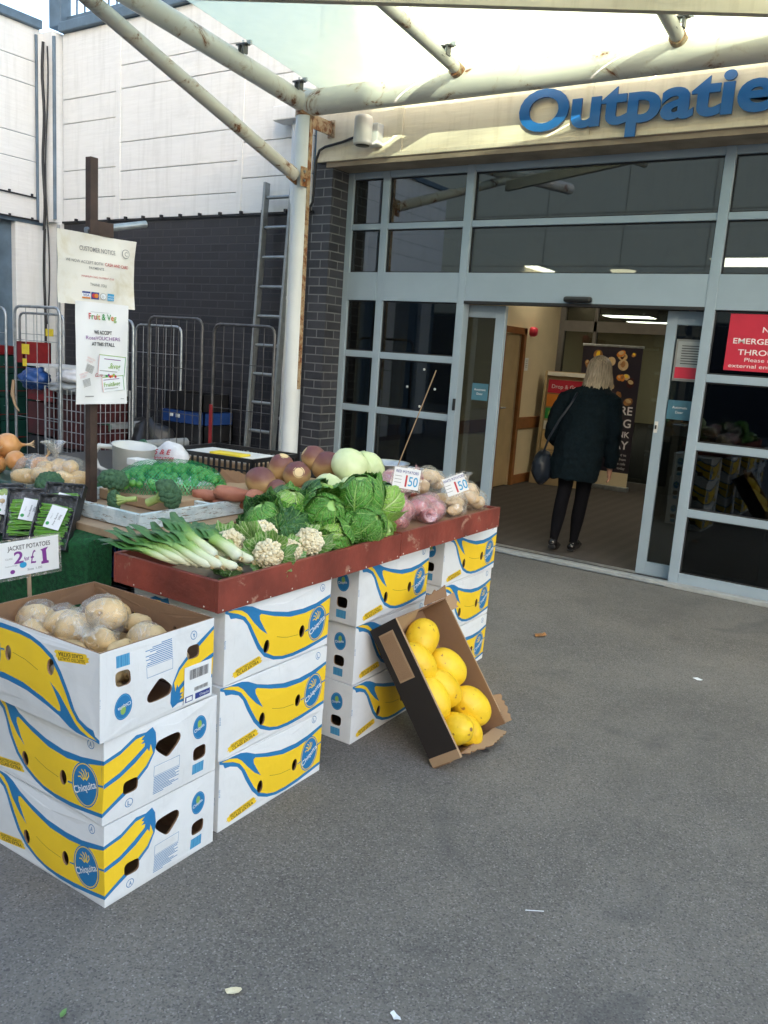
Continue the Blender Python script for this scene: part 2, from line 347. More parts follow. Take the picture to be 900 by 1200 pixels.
class MB:
    def __init__(s): s.v = []; s.f = []; s.m = []; s.uv = {}; s.mats = []; s.sm = []
    def mi(s, m):
        if m not in s.mats: s.mats.append(m)
        return s.mats.index(m)
    def add(s, vs, fs, m, mx=None, smooth=False, uvs=None):
        b = len(s.v); k = s.mi(m)
        s.v += [tuple(mx @ V(p)) if mx is not None else tuple(p) for p in vs]
        for f in fs:
            s.f.append(tuple(i+b for i in f)); s.m.append(k); s.sm.append(smooth)
        if uvs:
            for i, q in enumerate(uvs): s.uv[b+i] = q
        return s
    def box(s, c, d, m, rot=None, bev=0):
        x, y, z = (a/2 for a in d)
        mx = Matrix.Translation(V(c))
        if rot is not None: mx = mx @ (rot if isinstance(rot, Matrix) else Matrix.Rotation(rot, 4, 'Z'))
        if bev <= 0:
            vs = [(i*x, j*y, k*z) for i in (-1, 1) for j in (-1, 1) for k in (-1, 1)]
            return s.add(vs, [(0, 1, 3, 2), (4, 6, 7, 5), (0, 4, 5, 1), (2, 3, 7, 6), (0, 2, 6, 4), (1, 5, 7, 3)], m, mx)
        bm = bmesh.new(); bmesh.ops.create_cube(bm, size=1); bmesh.ops.scale(bm, vec=d, verts=bm.verts)
        bmesh.ops.bevel(bm, geom=bm.edges[:], offset=bev, segments=2, affect='EDGES', profile=.5)
        bm.verts.index_update(); s.add([v.co for v in bm.verts], [[v.index for v in f.verts] for f in bm.faces], m, mx); bm.free(); return s
    def b2(s, x0, x1, y0, y1, z0, z1, m, bev=0): return s.box(((x0+x1)/2, (y0+y1)/2, (z0+z1)/2), (abs(x1-x0), abs(y1-y0), abs(z1-z0)), m, bev=bev)
    def tube(s, pts, r, m, seg=10, cap=True, smooth=True):
        pts = [V(p) for p in pts]; n = len(pts); rs = r if hasattr(r, '__len__') else [r]*n
        vs = []; fs = []; up = None
        for i, p in enumerate(pts):
            t = (pts[min(i+1, n-1)]-pts[max(i-1, 0)])
            if t.length < 1e-9: t = V((0, 0, 1))
            t.normalize()
            if up is None: up = V((0, 0, 1)) if abs(t.z) < .9 else V((1, 0, 0))
            a = t.cross(up); 
            if a.length < 1e-6: a = t.orthogonal()
            a.normalize(); b = a.cross(t).normalized(); up = b
            for k in range(seg):
                q = 2*pi*k/seg; vs.append(p+(a*cos(q)+b*sin(q))*rs[i])
        for i in range(n-1):
            for k in range(seg):
                k2 = (k+1) % seg; fs.append((i*seg+k, i*seg+k2, (i+1)*seg+k2, (i+1)*seg+k))
        s.add(vs, fs, m, smooth=smooth)
        if cap: s.add([vs[k] for k in range(seg)], [tuple(range(seg))], m); s.add([vs[(n-1)*seg+k] for k in range(seg)], [tuple(reversed(range(seg)))], m)
        return s
    def lathe(s, prof, m, mx=None, seg=24, smooth=True):
        vs = []; fs = []; n = len(prof)
        for r, z in prof:
            for k in range(seg): q = 2*pi*k/seg; vs.append((r*cos(q), r*sin(q), z))
        for i in range(n-1):
            for k in range(seg):
                k2 = (k+1) % seg; fs.append((i*seg+k, i*seg+k2, (i+1)*seg+k2, (i+1)*seg+k))
        return s.add(vs, fs, m, mx, smooth)
    def blob(s, c, d, m, seg=24, rings=14, fn=None, mx=None, smooth=True):
        """ellipsoid with half sizes d deformed by fn(unit_dir)->factor"""
        vs = []; fs = []
        for i in range(rings+1):
            th = pi*i/rings
            for k in range(seg):
                q = 2*pi*k/seg; u = V((sin(th)*cos(q), sin(th)*sin(q), cos(th)))
                f = fn(u) if fn else 1; vs.append(V((u.x*d[0]*f, u.y*d[1]*f, u.z*d[2]*f)))
        for i in range(rings):
            for k in range(seg):
                k2 = (k+1) % seg; fs.append((i*seg+k, (i+1)*seg+k, (i+1)*seg+k2, i*seg+k2))
        T = Matrix.Translation(V(c)) @ (mx if mx is not None else Matrix.Identity(4))
        return s.add(vs, fs, m, T, smooth)
    def grid(s, fn, nu, nv, m, uvfn=None, smooth=True, mx=None):
        vs = []; uvs = []; fs = []
        for j in range(nv+1):
            for i in range(nu+1):
                u = i/nu; v = j/nv; vs.append(fn(u, v)); uvs.append(uvfn(u, v) if uvfn else (u, v))
        for j in range(nv):
            for i in range(nu):
                a = j*(nu+1)+i; fs.append((a, a+1, a+nu+2, a+nu+1))
        return s.add(vs, fs, m, mx, smooth, uvs)
    def mesh(s, name):
        me = bpy.data.meshes.new(name); me.from_pydata([tuple(p) for p in s.v], [], s.f)
        for m in s.mats: me.materials.append(M[m] if isinstance(m, str) else m)
        me.polygons.foreach_set('material_index', s.m); me.polygons.foreach_set('use_smooth', s.sm)
        if s.uv:
            ul = me.uv_layers.new(name='UVMap')
            for lp in me.loops:
                ul.data[lp.index].uv = s.uv.get(lp.vertex_index, (0, 0))
        me.validate(); me.update(); return me
    def build(s, name, parent=None, world=False, merge=False):
        me = s.mesh(name)
        if merge:
            bm = bmesh.new(); bm.from_mesh(me); bmesh.ops.remove_doubles(bm, verts=bm.verts, dist=1e-5); bmesh.ops.recalc_face_normals(bm, faces=bm.faces); bm.to_mesh(me); bm.free()
        o = link(bpy.data.objects.new(name, me))
        if parent is not None:
            o.parent = parent
            if world: 
                mw = Matrix.LocRotScale(parent.location, parent.rotation_euler, parent.scale); o.matrix_parent_inverse = mw.inverted()
        return o
def frame(o, x, y):
    x = V(x).normalized(); y = V(y).normalized(); z = x.cross(y)
    return Matrix(((x.x, y.x, z.x, o[0]), (x.y, y.y, z.y, o[1]), (x.z, y.z, z.z, o[2]), (0, 0, 0, 1)))
_tc = {}
def text_geo(t, bold=0, ext=0, shear=0):
    k = (t, bold, ext, shear)
    if k in _tc: return _tc[k]
    cu = bpy.data.curves.new('t', 'FONT'); cu.body = t; cu.size = 1; cu.offset = bold; cu.extrude = ext; cu.resolution_u = 5; cu.shear = shear
    o = bpy.data.objects.new('t', cu); link(o)
    dg = bpy.context.evaluated_depsgraph_get(); me = o.evaluated_get(dg).to_mesh()
    vs = [v.co.copy() for v in me.vertices]; fs = [tuple(p.vertices) for p in me.polygons]
    o.evaluated_get(dg).to_mesh_clear(); bpy.data.objects.remove(o); bpy.data.curves.remove(cu)
    _tc[k] = (vs, fs); return _tc[k]
def text(mb, t, mx, m, h=None, width=None, align='L', bold=0, ext=0, shear=0):
    """h = cap height in metres; width squeezes to width"""
    vs, fs = text_geo(t, bold, ext, shear)
    if not vs: return
    x0 = min(v.x for v in vs); x1 = max(v.x for v in vs)
    sy = h/.70; sx = sy if width is None else width/(x1-x0)
    a = {'L': 0, 'C': .5, 'R': 1}[align]
    mb.add([V(((v.x-x0-a*(x1-x0))*sx, v.y*sy, v.z*sy if ext else 0)) for v in vs], fs, m, mx)
def ccw(p):
    a = sum(p[i][0]*p[(i+1) % len(p)][1]-p[(i+1) % len(p)][0]*p[i][1] for i in range(len(p)))
    return list(p) if a > 0 else list(reversed(p))
def smoothpoly(p, n=2):
    for _ in range(n):
        q = []
        for i in range(len(p)):
            a, b = p[i], p[(i+1) % len(p)]
            q += [(a[0]*.75+b[0]*.25, a[1]*.75+b[1]*.25), (a[0]*.25+b[0]*.75, a[1]*.25+b[1]*.75)]
        p = q
    return p
def ell(cx, cy, a, b, rot=0, n=24):
    return [(cx+a*cos(t)*cos(rot)-b*sin(t)*sin(rot), cy+a*cos(t)*sin(rot)+b*sin(t)*cos(rot)) for t in (2*pi*i/n for i in range(n))]
def strip(pts, wd):
    L = []; R = []
    for i, p in enumerate(pts):
        a = V(pts[max(i-1, 0)]); b = V(pts[min(i+1, len(pts)-1)]); t = (b-a).normalized(); n = V((-t.y, t.x))
        L.append((p[0]+n.x*wd/2, p[1]+n.y*wd/2)); R.append((p[0]-n.x*wd/2, p[1]-n.y*wd/2))
    return L+R[::-1]
def layered(regions, extra=()):
    """regions: list of (polygon, material or None for a hole), later ones on top -> (verts2d, [(tri, material)])"""
    vs = []; fs = []
    for p, m in regions:
        p = ccw(p); b = len(vs); vs += [V(q) for q in p]; fs.append(list(range(b, b+len(p))))
    vs += [V(q) for q in extra]
    ov, oe, of, a_, b_, orig = delaunay_2d_cdt(vs, [], fs, 1, 1e-6)
    out = []
    for f, o in zip(of, orig):
        if not o: continue
        k = max(o); 
        if regions[k][1] is not None: out.append((tuple(f), regions[k][1]))
    return ov, out

# ================================================================== SETTING
g = MB(); g.b2(-60, 60, -60, 6.16, -.3, 0, 'asphalt'); g.build('ground'); props(bpy.data.objects['ground'], kind='structure')
g = MB(); g.b2(-4.46, 6, 6.16, 26, -.3, .004, 'mat_floor'); props(g.build('interior_floor'), kind='structure')
g = MB(); g.b2(-60, 60, 26.2, 60, -.3, 0, 'asphalt'); g.b2(-60, -4.9, 6.16, 26.2, -.3, -.001, 'asphalt'); props(g.build('far_ground'), kind='structure')

FY = 5.968   # face of the facade
B = thing('hospital_building', 'single storey hospital wing with dark brick base, pale boarded upper wall and glazed entrance', 'building', (-4, 6.3, 0))
def part(mb, name, parent=B, **k): return mb.build(name, parent, world=True, **k)
# brick
b = MB(); b.b2(-8.35, -4.85, FY, FY+.3, 0, 2.725, 'brick'); part(b, 'brick_wall')
b = MB(); b.b2(-4.85, -4.644, FY, FY+.5, 0, 3.138, 'brick_pier'); part(b, 'brick_pier')
# white panels of the rear wall
def clad(mb, xs, zs_list, y0, y1, m, gap=.007):
    for (x0, x1), zs in zip(zip(xs[:-1], xs[1:]), zs_list):
        for z0, z1 in zip(zs[:-1], zs[1:]): mb.b2(x0+gap/2, x1-gap/2, y0, y1, z0+gap/2, z1-gap/2, m, bev=.004)
b = MB(); clad(b, [-8.35, -7.43, -5.72, -4.86], [[2.735, 2.97, 3.26, 3.74, 3.985, 4.64], [2.735, 2.93, 3.21, 3.49, 4.0, 4.22, 4.64], [2.735, 3.05, 3.36, 3.9, 4.64]], FY-.012, FY+.25, 'white_wall')
b.b2(-7.465, -7.40, FY-.02, FY-.004, 2.74, 4.63, 'white_wall'); b.b2(-5.755, -5.69, FY-.02, FY-.004, 2.74, 4.63, 'white_wall')
b.b2(-8.34, -4.83, FY+.01, FY+.3, 2.73, 4.6, 'coping')
part(b, 'boarded_wall')
b = MB(); b.b2(-8.36, -4.83, FY-.02, FY+.0, 2.718, 2.738, 'cable')
for i in range(13): b.box((-8.1+i*.27, FY-.03, 2.742), (.022, .03, .03), 'cable')
part(b, 'cable_run')
b = MB(); b.b2(-8.36, -4.0, FY-.06, FY+.4, 4.645, 4.745, 'coping', .01); b.b2(-4.0, 6, FY-.06, FY+.4, 4.645, 4.745, 'coping', .01); part(b, 'coping')
# corner pier and left wing wall
b = MB()
b.b2(-8.66, -8.40, FY-.10, FY+.1, 2.72, 4.66, 'white_wall', .01)
b.b2(-8.62, -8.36, FY-.05, FY+.1, 0, 2.72, 'white_wall', .01); part(b, 'corner_pier')
LW = -8.7
b = MB()
for ya, yb in ((-2.4, .8), (.8, 4.0), (4.0, 5.93)):
    for z0, z1 in zip([2.74, 3.36, 3.62, 4.135, 4.38], [3.36, 3.62, 4.135, 4.38, 4.72]): b.b2(LW-.3, LW, ya+.004, yb-.004, z0+.003, z1-.003, 'white_wall', .004)
b.b2(LW-.28, LW-.01, -2.4, 5.95, 2.7, 4.7, 'coping'); part(b, 'left_boarded_wall')
b = MB(); b.b2(LW-.35, LW+.05, -2.4, 5.93, 4.72, 4.81, 'coping', .01); part(b, 'left_coping')
b = MB(); b.b2(LW-.3, LW-.02, 5.62, 6.0, 0, 2.73, 'white_wall', .01)
for i in range(6): b.b2(LW-.3, LW-.02, 5.62-1.3*i-.9-.38, 5.62-1.3*i-.9, 0, 2.73, 'white_wall', .01)
part(b, 'left_pillars')
b = MB(); b.b2(LW-.25, LW-.10, -2.4, 5.62, 0, 2.73, 'coping'); part(b, 'left_door_panels')
b = MB(); b.tube([(LW+.02, 5.93, 2.98), (LW+.02, 5.2, 2.99), (LW+.02, 3.5, 2.98)], .009, 'cable', 6); b.tube([(LW+.02, 5.93, 2.74), (LW+.02, 3.5, 2.735)], .010, 'cable', 6)
for i in range(9): b.box((LW+.02, 5.8-i*.27, 3.0), (.02, .02, .03), 'cable'); b.box((LW+.02, 5.8-i*.27, 2.75), (.02, .02, .03), 'cable')
pts = [(-8.52+.015*sin(z*7), FY-.13, z) for z in [4.55-i*.12 for i in range(17)]]; b.tube(pts, .017, 'cable', 6)
pts = [(-8.47+.03*sin(z*3.1+1), FY-.125, z) for z in [4.5-i*.12 for i in range(25)]]; b.tube(pts, .009, 'cable', 6)
pts = [(-8.52+.012*sin(z*5), FY-.13, z) for z in [2.65-i*.15 for i in range(10)]]; b.tube(pts, .016, 'cable', 6)
b.tube([(-8.385, FY-.09, 4.6), (-8.385, FY-.09, 2.75)], .02, 'coping', 6); b.tube([(-8.675, FY-.10, 4.65), (-8.675, FY-.10, 2.75)], .02, 'coping', 6)
b.tube([(-8.37, FY-.06, 2.7), (-8.37, FY-.06, 1.0)], .02, 'grey_plastic', 6)
part(b, 'corner_cables')
# roof railing beyond the coping
R = thing('roof_railing', 'blue painted steel railing and post standing on the flat roof above the boarded wall', 'railing', (-7, 6.1, 4.75))
b = MB(); b.b2(-8.62, -8.42, 5.98, 6.12, 4.745, 6.2, 'coping', .01); b.build('post', R, world=True)
b = MB()
for i in range(22): b.tube([(-8.3+i*.13, 6.1, 4.80), (-8.3+i*.13, 6.1, 5.7)], .012, 'coping', 6)
b.b2(-8.42, -5.4, 6.07, 6.13, 4.80, 4.86, 'coping'); b.b2(-8.42, -5.4, 6.07, 6.13, 5.68, 5.74, 'coping'); b.build('rails', R, world=True)
# fascia
b = MB()
for x0, x1 in ((-4.82, -3.94), (-3.94, -2.38), (-2.38, -.2), (-.2, 2), (2, 4), (4, 6)):
    b.b2(x0+.006, x1-.006, FY-.03, FY+.3, 3.145, 4.645, 'fascia', .004)
b.b2(-4.8, 6, FY+.0, FY+.32, 3.15, 4.6, 'fascia')
b.b2(-4.02, -3.93, FY-.045, FY-.028, 3.15, 4.0, 'fascia'); b.b2(-2.40, -2.355, FY-.04, FY-.028, 3.15, 4.0, 'fascia')
b.b2(-4.80, 6, FY-.045, FY-.02, 3.125, 3.16, 'fascia', .004)
part(b, 'fascia')
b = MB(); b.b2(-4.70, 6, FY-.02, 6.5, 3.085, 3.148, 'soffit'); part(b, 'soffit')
# glazed entrance screen
GY = 6.20
fr = MB()
def post(x0, x1, z0, z1, d=.09, y=GY): fr.b2(x0, x1, y, y+d, z0, z1, 'frame', .004)
post(-4.644, -4.585, 0, 3.085); post(-4.275, -4.205, 0, 3.085, .08, GY+.004); post(-3.455, -3.385, 0, 3.085, .10, GY-.006); post(-1.475, -1.405, 0, 3.085, .10, GY-.006)
for x in (.55, 2.55): post(x, x+.07, 0, 3.085, .10, GY-.006)
post(5.9, 6, 0, 3.085)
def rail(x0, x1, z0, z1, y=GY+.006, d=.07): fr.b2(x0, x1, y, y+d, z0, z1, 'frame', .003)
spans = [(-4.585, -4.275), (-4.205, -3.455), (-3.385, -1.475), (-1.405, .55), (.62, 2.55), (2.62, 5.9)]
for x0, x1 in spans:
    rail(x0, x1, 3.03, 3.085); rail(x0, x1, 2.605, 2.655); rail(x0, x1, 2.005, 2.245, GY-.002, .09)
for i, (x0, x1) in enumerate(spans):
    if i == 2: continue
    for z in (1.535, 1.05, .56): rail(x0, x1, z-.028, z+.028)
    rail(x0, x1, .0, .105)
fr.b2(-3.385, -1.475, GY-.012, GY+.10, 2.0, 2.022, 'gasket')
part(fr, 'window_frame')
for i, (x0, x1) in enumerate(spans):
    zz = [(2.655, 3.03), (2.245, 2.605)] + ([] if i == 2 else [(1.563, 2.005), (1.078, 1.507), (.588, 1.022), (.105, .532)])
    for z0, z1 in zz:
        b = MB(); b.b2(x0+.001, x1-.001, GY+.036, GY+.044, z0+.001, z1-.001, 'glass' if z0 > 2.1 else 'glass_low')
        b.b2(x0, x0+.010, GY+.028, GY+.034, z0, z1, 'gasket'); b.b2(x1-.010, x1, GY+.028, GY+.034, z0, z1, 'gasket'); b.b2(x0+.01, x1-.01, GY+.028, GY+.034, z1-.010, z1, 'gasket'); b.b2(x0+.01, x1-.01, GY+.028, GY+.034, z0, z0+.010, 'gasket')
        part(b, 'window_pane')
# sliding door leaves
def leaf(x0, x1):
    y0 = 6.315
    b = MB(); b.b2(x0, x0+.075, y0, y0+.05, .02, 1.998, 'frame', .004); b.b2(x1-.085, x1, y0, y0+.05, .02, 1.998, 'frame', .004)
    b.b2(x0+.075, x1-.085, y0, y0+.05, 1.90, 1.998, 'frame', .003); b.b2(x0+.075, x1-.085, y0, y0+.05, .02, .12, 'frame', .003)
    d = part(b, 'sliding_door')
    b = MB(); b.b2(x0+.076, x1-.086, y0+.02, y0+.028, .121, 1.899, 'door_glass'); p = part(b, 'door_pane'); p.parent = d; p.matrix_parent_inverse = Matrix.Translation(V(B.location)).inverted()
    p.matrix_parent_inverse = Matrix.Translation(-V(B.location)); p.parent = d
    p.matrix_parent_inverse = Matrix.Identity(4)
    return d
dl = leaf(-3.99, -3.06); dr = leaf(-1.755, -.80)
def onpart(mb, name, par):
    o = mb.build(name); o.parent = par; return o
b = MB(); b.box((-1.735, 6.308, 1.15), (.025, .008, .085), 'white_plastic', bev=.003); b.box((-1.735, 6.302, 1.15), (.012, .01, .03), 'black_plastic', bev=.003); onpart(b, 'lock', dr)
def A4(mb, x0, x1, z0, z1, y, m, rows, tm='ink_grey'):
    mb.b2(x0, x1, y, y+.002, z0, z1, m)
    F = frame((x0, y-.001, z0), (1, 0, 0), (0, 0, 1)); 
    for (t, u, v, h, mm) in rows:
        text(mb, t, F @ Matrix.Translation((u*(x1-x0), v*(z1-z0), 0)), mm, h, align='C')
b = MB(); A4(b, -1.665, -1.42, 1.50, 1.80, 6.306, 'ink_grey', []); b.b2(-1.65, -1.43, 6.303, 6.305, 1.515, 1.785, 'grey_plastic'); b.b2(-1.65, -1.43, 6.301, 6.303, 1.52, 1.60, 'sign_red')
for i in range(8): b.b2(-1.62, -1.46, 6.301, 6.303, 1.75-i*.018, 1.756-i*.018, 'ink_black')
onpart(b, 'door_notice', dr)
M['dull_cyan'] = mat('dull_blue_sticker', (.05, .14, .20), .4)
b = MB(); b.b2(-1.67, -1.49, 6.306, 6.308, 1.22, 1.36, 'dull_cyan'); F = frame((-1.58, 6.305, 1.22), (1, 0, 0), (0, 0, 1))
text(b, 'Automatic', F @ Matrix.Translation((0, .08, 0)), 'sign_white', .018, align='C'); text(b, 'Door', F @ Matrix.Translation((0, .045, 0)), 'sign_white', .018, align='C'); onpart(b, 'automatic_door_sticker', dr)
b = MB(); b.b2(-3.30, -3.15, 6.306, 6.308, 1.22, 1.36, 'dull_cyan'); F = frame((-3.225, 6.305, 1.22), (1, 0, 0), (0, 0, 1))
text(b, 'Automatic', F @ Matrix.Translation((0, .08, 0)), 'sign_white', .018, align='C'); text(b, 'Door', F @ Matrix.Translation((0, .045, 0)), 'sign_white', .018, align='C'); onpart(b, 'automatic_door_sticker', dl)
b = MB(); b.b2(-3.41, -3.385, 6.18, 6.194, 1.12, 1.22, 'black_plastic', .004); part(b, 'door_handle')
b = MB(); b.box((-2.40, 6.17, 2.05), (.22, .06, .045), 'black_plastic', bev=.018); part(b, 'door_sensor')
b = MB(); b.b2(-3.385, -1.475, 6.13, 6.40, .004, .014, 'galv', .002)
for i in range(4): b.b2(-3.38, -1.48, 6.15+i*.05, 6.16+i*.05, .014, .018, 'dark_steel')
b.b2(-4.64, 6, 6.14, 6.20, 0, .035, 'grey_plastic', .006)
part(b, 'threshold')
# white dots on the left pane
b = MB()
for x, z in ((-3.74, 1.44), (-3.90, 1.28), (-3.62, 1.28), (-3.76, 1.12)): b.lathe([(0, 0), (.011, 0), (.011, .004), (0, .004)], 'white_plastic', frame((x, GY+.034, z), (1, 0, 0), (0, 0, 1)), 12)
part(b, 'pane_marker_dots')
# interior
b = MB(); b.b2(-4.6, -4.46, 6.5, 9.16, 0, 2.75, 'int_wall'); b.b2(-4.6, -4.46, 9.72, 11.0, 0, 2.75, 'int_wall'); b.b2(-4.6, -4.46, 9.16, 9.72, 1.93, 2.75, 'int_wall')
b.b2(-4.46, 6, 25.6, 25.8, 0, 2.75, 'int_wall'); b.b2(-9.6, -9.5, 11, 25.6, 0, 2.75, 'int_wall'); b.b2(6, 6.2, 6.2, 25.8, 0, 2.75, 'int_wall')
b.b2(-9.5, -4.46, 25.6, 25.8, 0, 2.75, 'int_wall'); b.b2(-9.5, -4.6, 10.9, 11.0, 0, 2.75, 'int_wall'); part(b, 'interior_wall')
b = MB(); b.b2(-9.5, -4.46, 11.0, 25.6, -.05, .003, 'mat_floor'); b.b2(-9.5, -4.6, 8.9, 10.9, -.05, .003, 'mat_floor'); part(b, 'corridor_floor')
b = MB(); b.b2(-9.6, 6.2, 6.5, 25.8, 2.75, 2.85, 'ceil'); b.b2(-4.6, 6.2, 6.35, 6.5, 2.6, 3.08, 'int_wall_dark'); part(b, 'ceiling')
b = MB(); b.b2(-4.46, -4.42, 9.16, 9.22, 0, 1.98, 'oak', .004); b.b2(-4.47, -4.42, 9.72, 9.80, 0, 1.98, 'oak', .004); b.b2(-4.46, -4.42, 9.16, 9.80, 1.90, 1.98, 'oak', .004)
d = part(b, 'inner_door'); 
b = MB(); b.b2(-4.52, -4.48, 9.22, 9.72, .01, 1.90, 'door_int'); b.tube([(-4.48, 9.28, 1.0), (-4.43, 9.28, 1.0), (-4.43, 9.38, 1.0)], .01, 'galv', 8); onpart(b, 'door_leaf', d)
b = MB(); b.b2(-4.46, -4.43, 9.80, 10.86, .72, .87, 'oak', .004); b.b2(-4.46, -4.44, 9.80, 10.86, 0, .12, 'oak'); b.b2(-4.46, -4.43, 6.6, 9.16, .72, .87, 'oak', .004); b.b2(-4.46, -4.44, 6.6, 9.16, 0, .12, 'oak'); part(b, 'wall_rail')
b = MB()
for x0, x1, z0, z1 in ((-4.46, -4.38, 0, 2.75), (-3.98, -3.93, 0, 2.75), (-2.78, -2.7, 0, 2.75), (-1.2, -1.1, 0, 2.75), (.8, .9, 0, 2.75), (2.8, 2.9, 0, 2.75)): b.b2(x0, x1, 10.9, 10.98, z0, z1, 'int_wall_dark', .004)
b.b2(-4.38, 6, 10.9, 10.98, 2.02, 2.16, 'int_wall_dark'); b.b2(-4.38, 6, 10.9, 10.98, 2.62, 2.75, 'int_wall_dark'); b.b2(-4.38, -3.98, 10.9, 10.98, 0, .1, 'int_wall_dark')
b.b2(-3.93, -2.78, 10.9, 10.98, 0, .1, 'int_wall_dark')
pt = part(b, 'glazed_partition')
b = MB(); b.b2(-4.38, 6, 10.935, 10.942, .1, 2.02, 'door_glass'); b.b2(-4.38, 6, 10.935, 10.942, 2.16, 2.62, 'door_glass'); onpart(b, 'partition_glass', pt)
# corridor pale notice boards
b = MB(); b.b2(-3.0, -2.75, 11.6, 11.65, .9, 1.9, 'int_wall'); b.b2(-2.7, -2.2, 14.0, 14.05, .0, 2.2, 'int_wall'); part(b, 'corridor_board')
# ceiling lights (lit)
for n, (x, y, sx, sy, k, lb) in enumerate([(-4.75, 9.9, .9, .55, 'light', 'lit square ceiling panel nearest the left end, seen through the transom'), (-1.7, 9.3, .9, .6, 'light', 'lit ceiling panel above the right window bay'), (-6.0, 18.6, 1.0, .6, 'light', 'lit ceiling panel in the corridor, nearest beyond the glazed partition'), (-6.1, 20.6, 1.0, .6, 'light', 'lit ceiling panel in the corridor, middle of the row'), (-6.6, 23.4, 1.2, .6, 'light', 'farthest lit ceiling panel down the corridor'), (-2.0, 16.5, 1.2, .6, 'light', 'lit ceiling panel in the corridor right of the banner')]):
    t = thing('ceiling_light', lb, 'light', (x, y, 2.70), group='lit interior ceiling lights')
    b = MB(); b.box((0, 0, .03), (sx+.06, sy+.06, .03), 'white_plastic', bev=.004); b.build('frame', t)
    b = MB(); b.box((0, 0, .008), (sx, sy, .012), k); b.build('diffuser', t)
t = thing('ceiling_light', 'small round lit bulkhead light in the lobby ceiling behind the transom', 'light', (-3.35, 9.95, 2.68), group='lit interior ceiling lights')
b = MB(); b.lathe([(.18, .07), (.18, .02), (.15, .02)], 'white_plastic'); b.build('frame', t); b = MB(); b.lathe([(.15, .02), (.12, -.01), (0, -.02)], 'light_dim'); b.build('diffuser', t)
# fire alarm & notice
b = MB(); b.lathe([(0, 0), (.06, 0), (.06, .05), (.045, .075), (0, .08)], 'sign_red', frame((-4.46, 10.0, 1.95), (0, 1, 0), (0, 0, 1))); props(b.build('fire_alarm'), 'small round red fire alarm on the cream lobby wall above the door', 'alarm')
b = MB(); b.b2(-4.458, -4.452, 9.88, 9.98, 1.46, 1.62, 'paper2')
for i in range(5): b.b2(-4.452, -4.450, 9.90, 9.96, 1.59-i*.022, 1.597-i*.022, 'ink_grey')
props(b.build('wall_notice'), 'small white notice on the cream wall beside the oak door frame', 'notice')

# letters
T = thing('building_sign', 'large blue Outpatients lettering fixed on the cream fascia', 'sign', (-2.8, FY-.04, 3.2))
word = 'Outpatients'; wv, wf = text_geo('Outpati', .030, 0)
scl = 1.50/(max(v.x for v in wv)-min(v.x for v in wv)); sy = .268/.70
x = 0
for ch in range(len(word)):
    pre = text_geo(word[:ch+1], .030, .06); full_w = max(v.x for v in pre[0])
    one = text_geo(word[ch], .030, .06); w1 = max(v.x for v in one[0])
    b = MB(); vs, fs = one; off = full_w-w1
    F = frame((-2.905, FY-.062, 3.215), (1, 0, 0), (0, 0, 1))
    front = [f for f in fs]; vv = [V(((v.x+off)*scl, v.y*sy, v.z*.15)) for v in vs]
    k = [f for f in fs if all(vs[i].z > .05 for i in f)]; s_ = [f for f in fs if not all(vs[i].z > .05 for i in f)]
    b.add(vv, k, 'letter_blue', F); b.add(vv, s_, 'letter_side', F); b.build('letter', T, world=True)
# wall speaker/floodlight
t = thing('wall_light', 'white rounded casing light bolted to the cream fascia right of the canopy post', 'light', (-4.2, FY-.03, 3.30))
b = MB(); prof = []
F = Matrix.Translation((-.03, -.13, 0)) @ Matrix.Rotation(radians(0), 4, 'X')
b.lathe([(0, .125), (.05, .125), (.07, .115), (.075, .09), (.078, -.08), (.072, -.10), (.05, -.105), (0, -.105)], 'speaker', F, 28)
b.lathe([(0, -.107), (.055, -.107), (.06, -.1)], 'black_plastic', F, 24); b.build('casing', t)
b = MB(); b.box((.03, -.045, -.01), (.11, .09, .17), 'speaker', bev=.01); b.build('bracket', t)
# red no access sign
b = MB(); b.b2(-1.30, -.42, GY+.022, GY+.026, 1.60, 1.985, 'sign_red')
F = frame((-.86, GY+.021, 1.6), (1, 0, 0), (0, 0, 1))
for t_, z, h in (('NO ACCESS TO', .245, .040), ('EMERGENCY DEPARTMENT', .165, .040), ('THROUGH THIS DOOR', .09, .040)): text(b, t_, F @ Matrix.Translation((0, z+.02, 0)), 'sign_white', h*.92, align='C', bold=.01, width={245: .44, 165: .80, 90: .72}[int(z*1000)])
for t_, z, wd in (('Please make your way to the', .065, .62), ('external entrance of the department', .022, .82)): text(b, t_, F @ Matrix.Translation((0, z, 0)), 'sign_white', .026, align='C', width=wd)
props(b.build('access_sign'), 'red NO ACCESS notice fixed on the glass right of the sliding door', 'sign')

# canopy ------------------------------------------------------------
C = thing('canopy', 'rusty white tubular steel canopy with milky glazing over the entrance', 'canopy', (-4.68, 5.6, 0))
b = MB(); b.tube([(-4.675, 5.6, 0), (-4.675, 5.6, 3.60)], .072, 'pole_clean', 24); b.lathe([(.13, 0), (.13, .012), (.09, .02)], 'galv', Matrix.Translation((-4.675, 5.6, 0))); b.build('post', C, world=True)
b = MB(); b.b2(-4.612, -4.598, 5.58, 5.62, 1.2, 3.5, 'rust', .003); b.build('post_edge', C, world=True)
b = MB(); b.tube([(-4.64, 5.6, 3.50), (6, 5.6, 3.47)], .098, 'pole_white', 28); b.build('crossbeam', C, world=True)
sl = .085
def ztop(y): return 3.50+(5.6-y)*.10
b = MB(); b.tube([(-4.675, 5.56, 3.50), (-4.675, 1.2, 3.93)], .074, 'pole_white', 22); b.build('rafter', C, world=True)
b = MB(); b.tube([(-4.675, 5.50, 2.93), (-4.675, 3.0, 3.70)], .05, 'pole_white', 20); b.build('brace', C, world=True)
